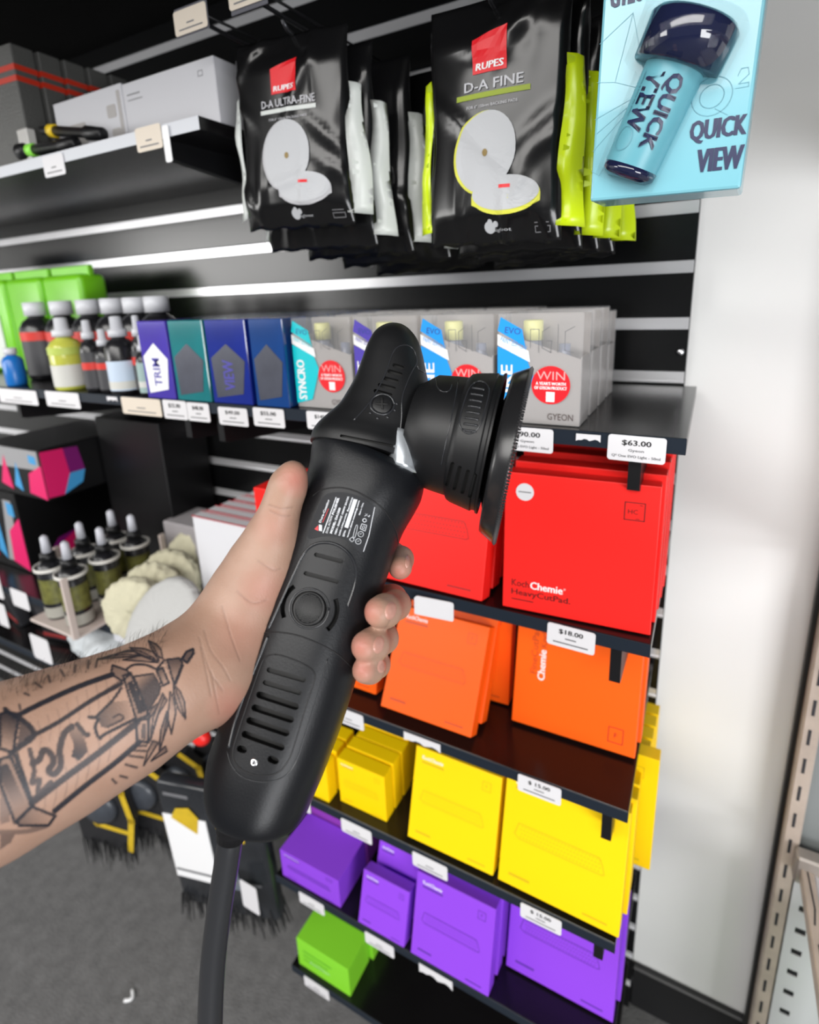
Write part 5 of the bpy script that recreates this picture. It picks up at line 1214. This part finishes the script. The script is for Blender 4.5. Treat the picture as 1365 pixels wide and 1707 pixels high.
for lf, a in (([(845, 300), (890, 322), (915, 350), (925, 402), (890, 385), (860, 345)], .6), ([(740, 340), (820, 345), (870, 365), (905, 415), (850, 400), (780, 375)], .6), ([(560, 405), (700, 365), (760, 362), (820, 385), (720, 392)], .7), ([(700, 410), (800, 385), (900, 425), (820, 418)], .55),
              ([(985, 545), (1025, 590), (1050, 650), (1055, 745), (1015, 690), (990, 610)], .42), ([(968, 590), (990, 640), (1000, 710), (975, 832), (955, 740)], .42), ([(925, 600), (950, 640), (900, 720), (855, 870), (870, 740)], .5), ([(950, 700), (955, 780), (905, 930), (915, 810)], .6), ([(905, 650), (860, 690), (840, 760), (880, 700)], .6), ([(940, 900), (950, 930), (860, 985), (880, 960)], .5), ([(870, 870), (900, 880), (850, 960), (818, 1010), (840, 930)], .5)):
    fill(lf, a, .85, 7, grad=(lf[0], lf[len(lf)//2]))
for p in (((600, 395), (720, 378), (860, 395)), ((640, 385), (760, 352), (880, 400)), ((850, 305), (880, 350), (905, 400)), ((990, 560), (1020, 640), (1050, 735)), ((935, 620), (890, 740), (858, 860)), ((950, 720), (935, 820), (910, 925))): stroke(list(p), 6, .85)
fill([(0, 720), (40, 705), (105, 742), (75, 935), (0, 915)], .75, .95, 14, grad=((60, 740), (0, 900))); stroke([(30, 690), (60, 715), (110, 722)], 22); stroke([(110, 740), (180, 800), (185, 850), (110, 905), (60, 945)], 26, .85)
fill([(120, 730), (175, 800), (175, 860), (95, 900)], .6); fill([(0, 975), (60, 958), (182, 1240), (85, 1335), (0, 1110)], .25, .9, 14); fill([(0, 1010), (45, 1000), (140, 1210), (95, 1275), (0, 1090)], .85, grad=((20, 1010), (120, 1300)))
fill([(95, 1330), (182, 1245), (315, 1298), (275, 1352), (110, 1352)], .45, .9, 13, grad=((110, 1340), (290, 1300))); stroke([(88, 958), (135, 1080), (185, 1240)], 20)
stroke([(185, 1000), (225, 975), (245, 925), (285, 940), (305, 990), (275, 1040), (310, 1058), (345, 1010), (340, 920), (365, 830), (410, 790)], 30, .75); fill([(385, 800), (445, 770), (470, 830), (490, 880), (500, 930), (450, 985), (405, 960), (420, 900)], .85, grad=((400, 960), (450, 760)))
stroke([(440, 775), (480, 830), (500, 835)], 22, .75); stroke([(505, 735), (560, 745), (540, 790), (565, 855), (600, 830), (770, 745)], 14, .9); stroke([(545, 735), (600, 680), (640, 640), (690, 570)], 12, .85); fill([(560, 720), (640, 650), (730, 640), (760, 735), (610, 800), (570, 790)], .6, grad=((560, 740), (760, 700)))
stroke([(610, 790), (700, 745), (680, 720), (640, 740)], 9, .8); stroke([(170, 920), (195, 1040), (180, 1110), (225, 1090), (215, 1170), (290, 1105)], 22, .7); stroke([(100, 940), (165, 1180), (215, 1170)], 10, .7)
for a, b in (((110, 665), (115, 690)), ((140, 600), (165, 610)), ((200, 540), (235, 565)), ((275, 500), (285, 535)), ((345, 468), (365, 500)), ((430, 440), (425, 478)), ((505, 415), (500, 455)), ((555, 405), (545, 450))): stroke([a, b], 11, .6, False)
for a, b in (((778, 900), (832, 898)), ((760, 925), (830, 928)), ((735, 955), (815, 965)), ((715, 1005), (778, 1022)), ((685, 1070), (722, 1080)), ((640, 1090), (660, 1110))): stroke([a, b], 11, .65, False)
for i in range(9): x = 215+55*i; y = 760-36*i; stroke([(x, y), (x+18, y+75+6*i), (x+12, y+150)], 5, .16)
for i in range(7): x = 250+62*i; y = 1180-52*i; stroke([(x, y-60), (x+8, y+40), (x-8, y+120)], 6, .18)
stroke([(0, 1390), (150, 1385), (260, 1355)], 22, .4); fill([(0, 1110), (40, 1200), (60, 1330), (0, 1350)], .35); fill([(0, 1400), (90, 1395), (60, 1450), (0, 1490)], .45)
# soft wear of old tattoo
iv = 1-(1-np.clip(iv, 0, 1))**1.7
ink_crease[vis] = np.clip(iv, 0, 1)
# flushed skin: thumb, fingertips, ball of the hand (blood colour, belongs to the skin)
for (cx, cy, r, a) in ((492, 800, 34, .8), (612, 1020, 30, .9), (600, 1078, 28, .9), (603, 1116, 24, .9), (664, 955, 26, .8), (440, 985, 50, .4), (385, 1180, 46, .5), (455, 880, 40, .3), (400, 1060, 60, .25)):
    d = np.hypot(PP[:, 0]-cx, PP[:, 1]-cy); red = np.maximum(red, a*np.clip(1-d/r, 0, 1)**.8)
# creases
def crease(pts, depth, wd):
    global V
    q = np.array(smooth_pts(np.array(pts, float), 5)); near = np.where(front & (PP[:, 0] > q[:, 0].min()-8) & (PP[:, 0] < q[:, 0].max()+8) & (PP[:, 1] > q[:, 1].min()-8) & (PP[:, 1] < q[:, 1].max()+8))[0]
    if not len(near): return
    d = segdist(PP[near], q); V[near] -= NC[near]*(depth*np.exp(-(d/wd)**2))[:, None]; ink_crease[near] = np.maximum(ink_crease[near], .20*np.exp(-(d/wd)**2))  # crease also coloured dark, as shade in the groove
for c in ([(332, 1062), (342, 1095), (352, 1122), (372, 1152)], [(340, 1050), (352, 1085), (372, 1112), (384, 1135)], [(352, 1118), (358, 1150), (366, 1190)], [(335, 1078), (344, 1120), (352, 1160)], [(448, 842), (470, 848), (488, 846)], [(450, 852), (470, 860), (484, 860)], [(640, 1050), (646, 1042), (652, 1030)], [(430, 935), (455, 950), (468, 948)], [(395, 985), (420, 1005), (445, 1000)], [(370, 1010), (385, 1060), (400, 1100)]):
    crease(c, .00028, 1.3)
me = bpy.data.meshes.new('person'); me.from_pydata((V@RC+CC).tolist(), [], F.tolist()); me.update()
for p in me.polygons: p.use_smooth = True
at = me.attributes.new('ink_crease', 'FLOAT', 'POINT'); at.data.foreach_set('value', ink_crease.astype(np.float32)); at = me.attributes.new('flush', 'FLOAT', 'POINT'); at.data.foreach_set('value', red.astype(np.float32))
sk = bpy.data.materials.new('skin'); sk.use_nodes = True; nt = sk.node_tree; bs = nt.nodes['Principled BSDF']
bs.inputs['Roughness'].default_value = .46; bs.inputs['Subsurface Weight'].default_value = .05; bs.inputs['Subsurface Radius'].default_value = (.006, .0022, .0012); bs.inputs['Subsurface Scale'].default_value = 1.; bs.inputs['Specular IOR Level'].default_value = .4
def nd(t, **k):
    n = nt.nodes.new(t)
    for a, b in k.items(): setattr(n, a, b)
    return n
tcd = nd('ShaderNodeTexCoord'); no = nd('ShaderNodeTexNoise'); no.inputs['Scale'].default_value = 55; no.inputs['Detail'].default_value = 5; nt.links.new(tcd.outputs['Object'], no.inputs['Vector'])
m1 = nd('ShaderNodeMix', data_type='RGBA'); m1.inputs['A'].default_value = (.34, .20, .14, 1); m1.inputs['B'].default_value = (.43, .275, .205, 1); nt.links.new(no.outputs['Fac'], m1.inputs['Factor'])
a1 = nd('ShaderNodeAttribute', attribute_name='flush'); m2 = nd('ShaderNodeMix', data_type='RGBA'); m2.inputs['B'].default_value = (.48, .17, .13, 1); nt.links.new(a1.outputs['Fac'], m2.inputs['Factor']); nt.links.new(m1.outputs['Result'], m2.inputs['A'])
a2 = nd('ShaderNodeAttribute', attribute_name='ink_crease'); m3 = nd('ShaderNodeMix', data_type='RGBA'); m3.inputs['B'].default_value = (.012, .014, .022, 1); nt.links.new(a2.outputs['Fac'], m3.inputs['Factor']); nt.links.new(m2.outputs['Result'], m3.inputs['A']); nt.links.new(m3.outputs['Result'], bs.inputs['Base Color'])
n2 = nd('ShaderNodeTexNoise'); n2.inputs['Scale'].default_value = 900; n2.inputs['Detail'].default_value = 2; nt.links.new(tcd.outputs['Object'], n2.inputs['Vector']); bp = nd('ShaderNodeBump'); bp.inputs['Strength'].default_value = .22; bp.inputs['Distance'].default_value = .0006; nt.links.new(n2.outputs['Fac'], bp.inputs['Height']); nt.links.new(bp.outputs['Normal'], bs.inputs['Normal'])
me.materials.append(sk); person = bpy.data.objects.new('person', me); COL.objects.link(person)
tag(person, 'bare left forearm with a lantern tattoo, hand wrapped round the polisher grip', 'person')
hb = bmesh.new(); hb.from_mesh(me); HBV = BVHTree.FromBMesh(hb); hb.free()
cw = Vector(CC.tolist())
def hray(px, py):
    d = Vector((RC.T@camray(px, py)).tolist()).normalized(); h = HBV.ray_cast(cw, d); return h[0], h[1]
NAIL = mat('fingernail', (.50, .255, .20), .30)
for (cx, cy, rx, ry, an) in ((651, 1018, 9.5, 15.5, .2), (631, 1075, 9.0, 15, .2), (636, 1111, 7.0, 11, .15), (679, 936, 4.0, 11, .05)):
    bm = B(); c0_, n0_ = hray(cx, cy)
    if c0_ is None: continue
    prev = None; cv = bm.verts.new(c0_+n0_*.0007)
    for r in range(1, 6):
        cur = []
        for x, y in ell(cx, cy, rx*r/5, ry*r/5, 20, an):
            h, nr = hray(x, y)
            if h is None or (h-c0_).length > .02: h, nr = c0_, n0_
            cur.append(bm.verts.new(h+nr*(.0005 if r < 5 else .0000)))
        for k in range(20):
            if prev is None: bm.faces.new((cv, cur[k], cur[(k+1) % 20]))
            else: bm.faces.new((prev[k], cur[k], cur[(k+1) % 20], prev[(k+1) % 20]))
        prev = cur
    bmesh.ops.recalc_face_normals(bm, faces=bm.faces); o = obj('fingernail', bm, NAIL, person, True)
# fine dark arm hair along the upper edge of the forearm
bm = B(); rh = random.Random(2)
for k in range(330):
    px = rh.uniform(5, 275); ty = 1142-px*.34+(px/330)**2*4; py = ty+rh.uniform(-6, 30)
    h, nr = hray(px, py)
    if h is None: continue
    d = (Vector((RC.T@np.array([.8, -.45, -.1])).tolist())*.6+nr*.7+Vector((rh.uniform(-.3, .3), rh.uniform(-.3, .3), rh.uniform(-.3, .3)))).normalized(); l = rh.uniform(.004, .010)
    tube(bm, [h-nr*.0003, h+d*l*.5, h+d*l+Vector((RC.T@np.array([.4, .2, 0])).tolist())*l*.3], [.00009, .00008, .00003], 3)
o = obj('arm_hair', bm, mat('dark_arm_hair', (.05, .035, .025), .6), person); o['kind'] = 'stuff'
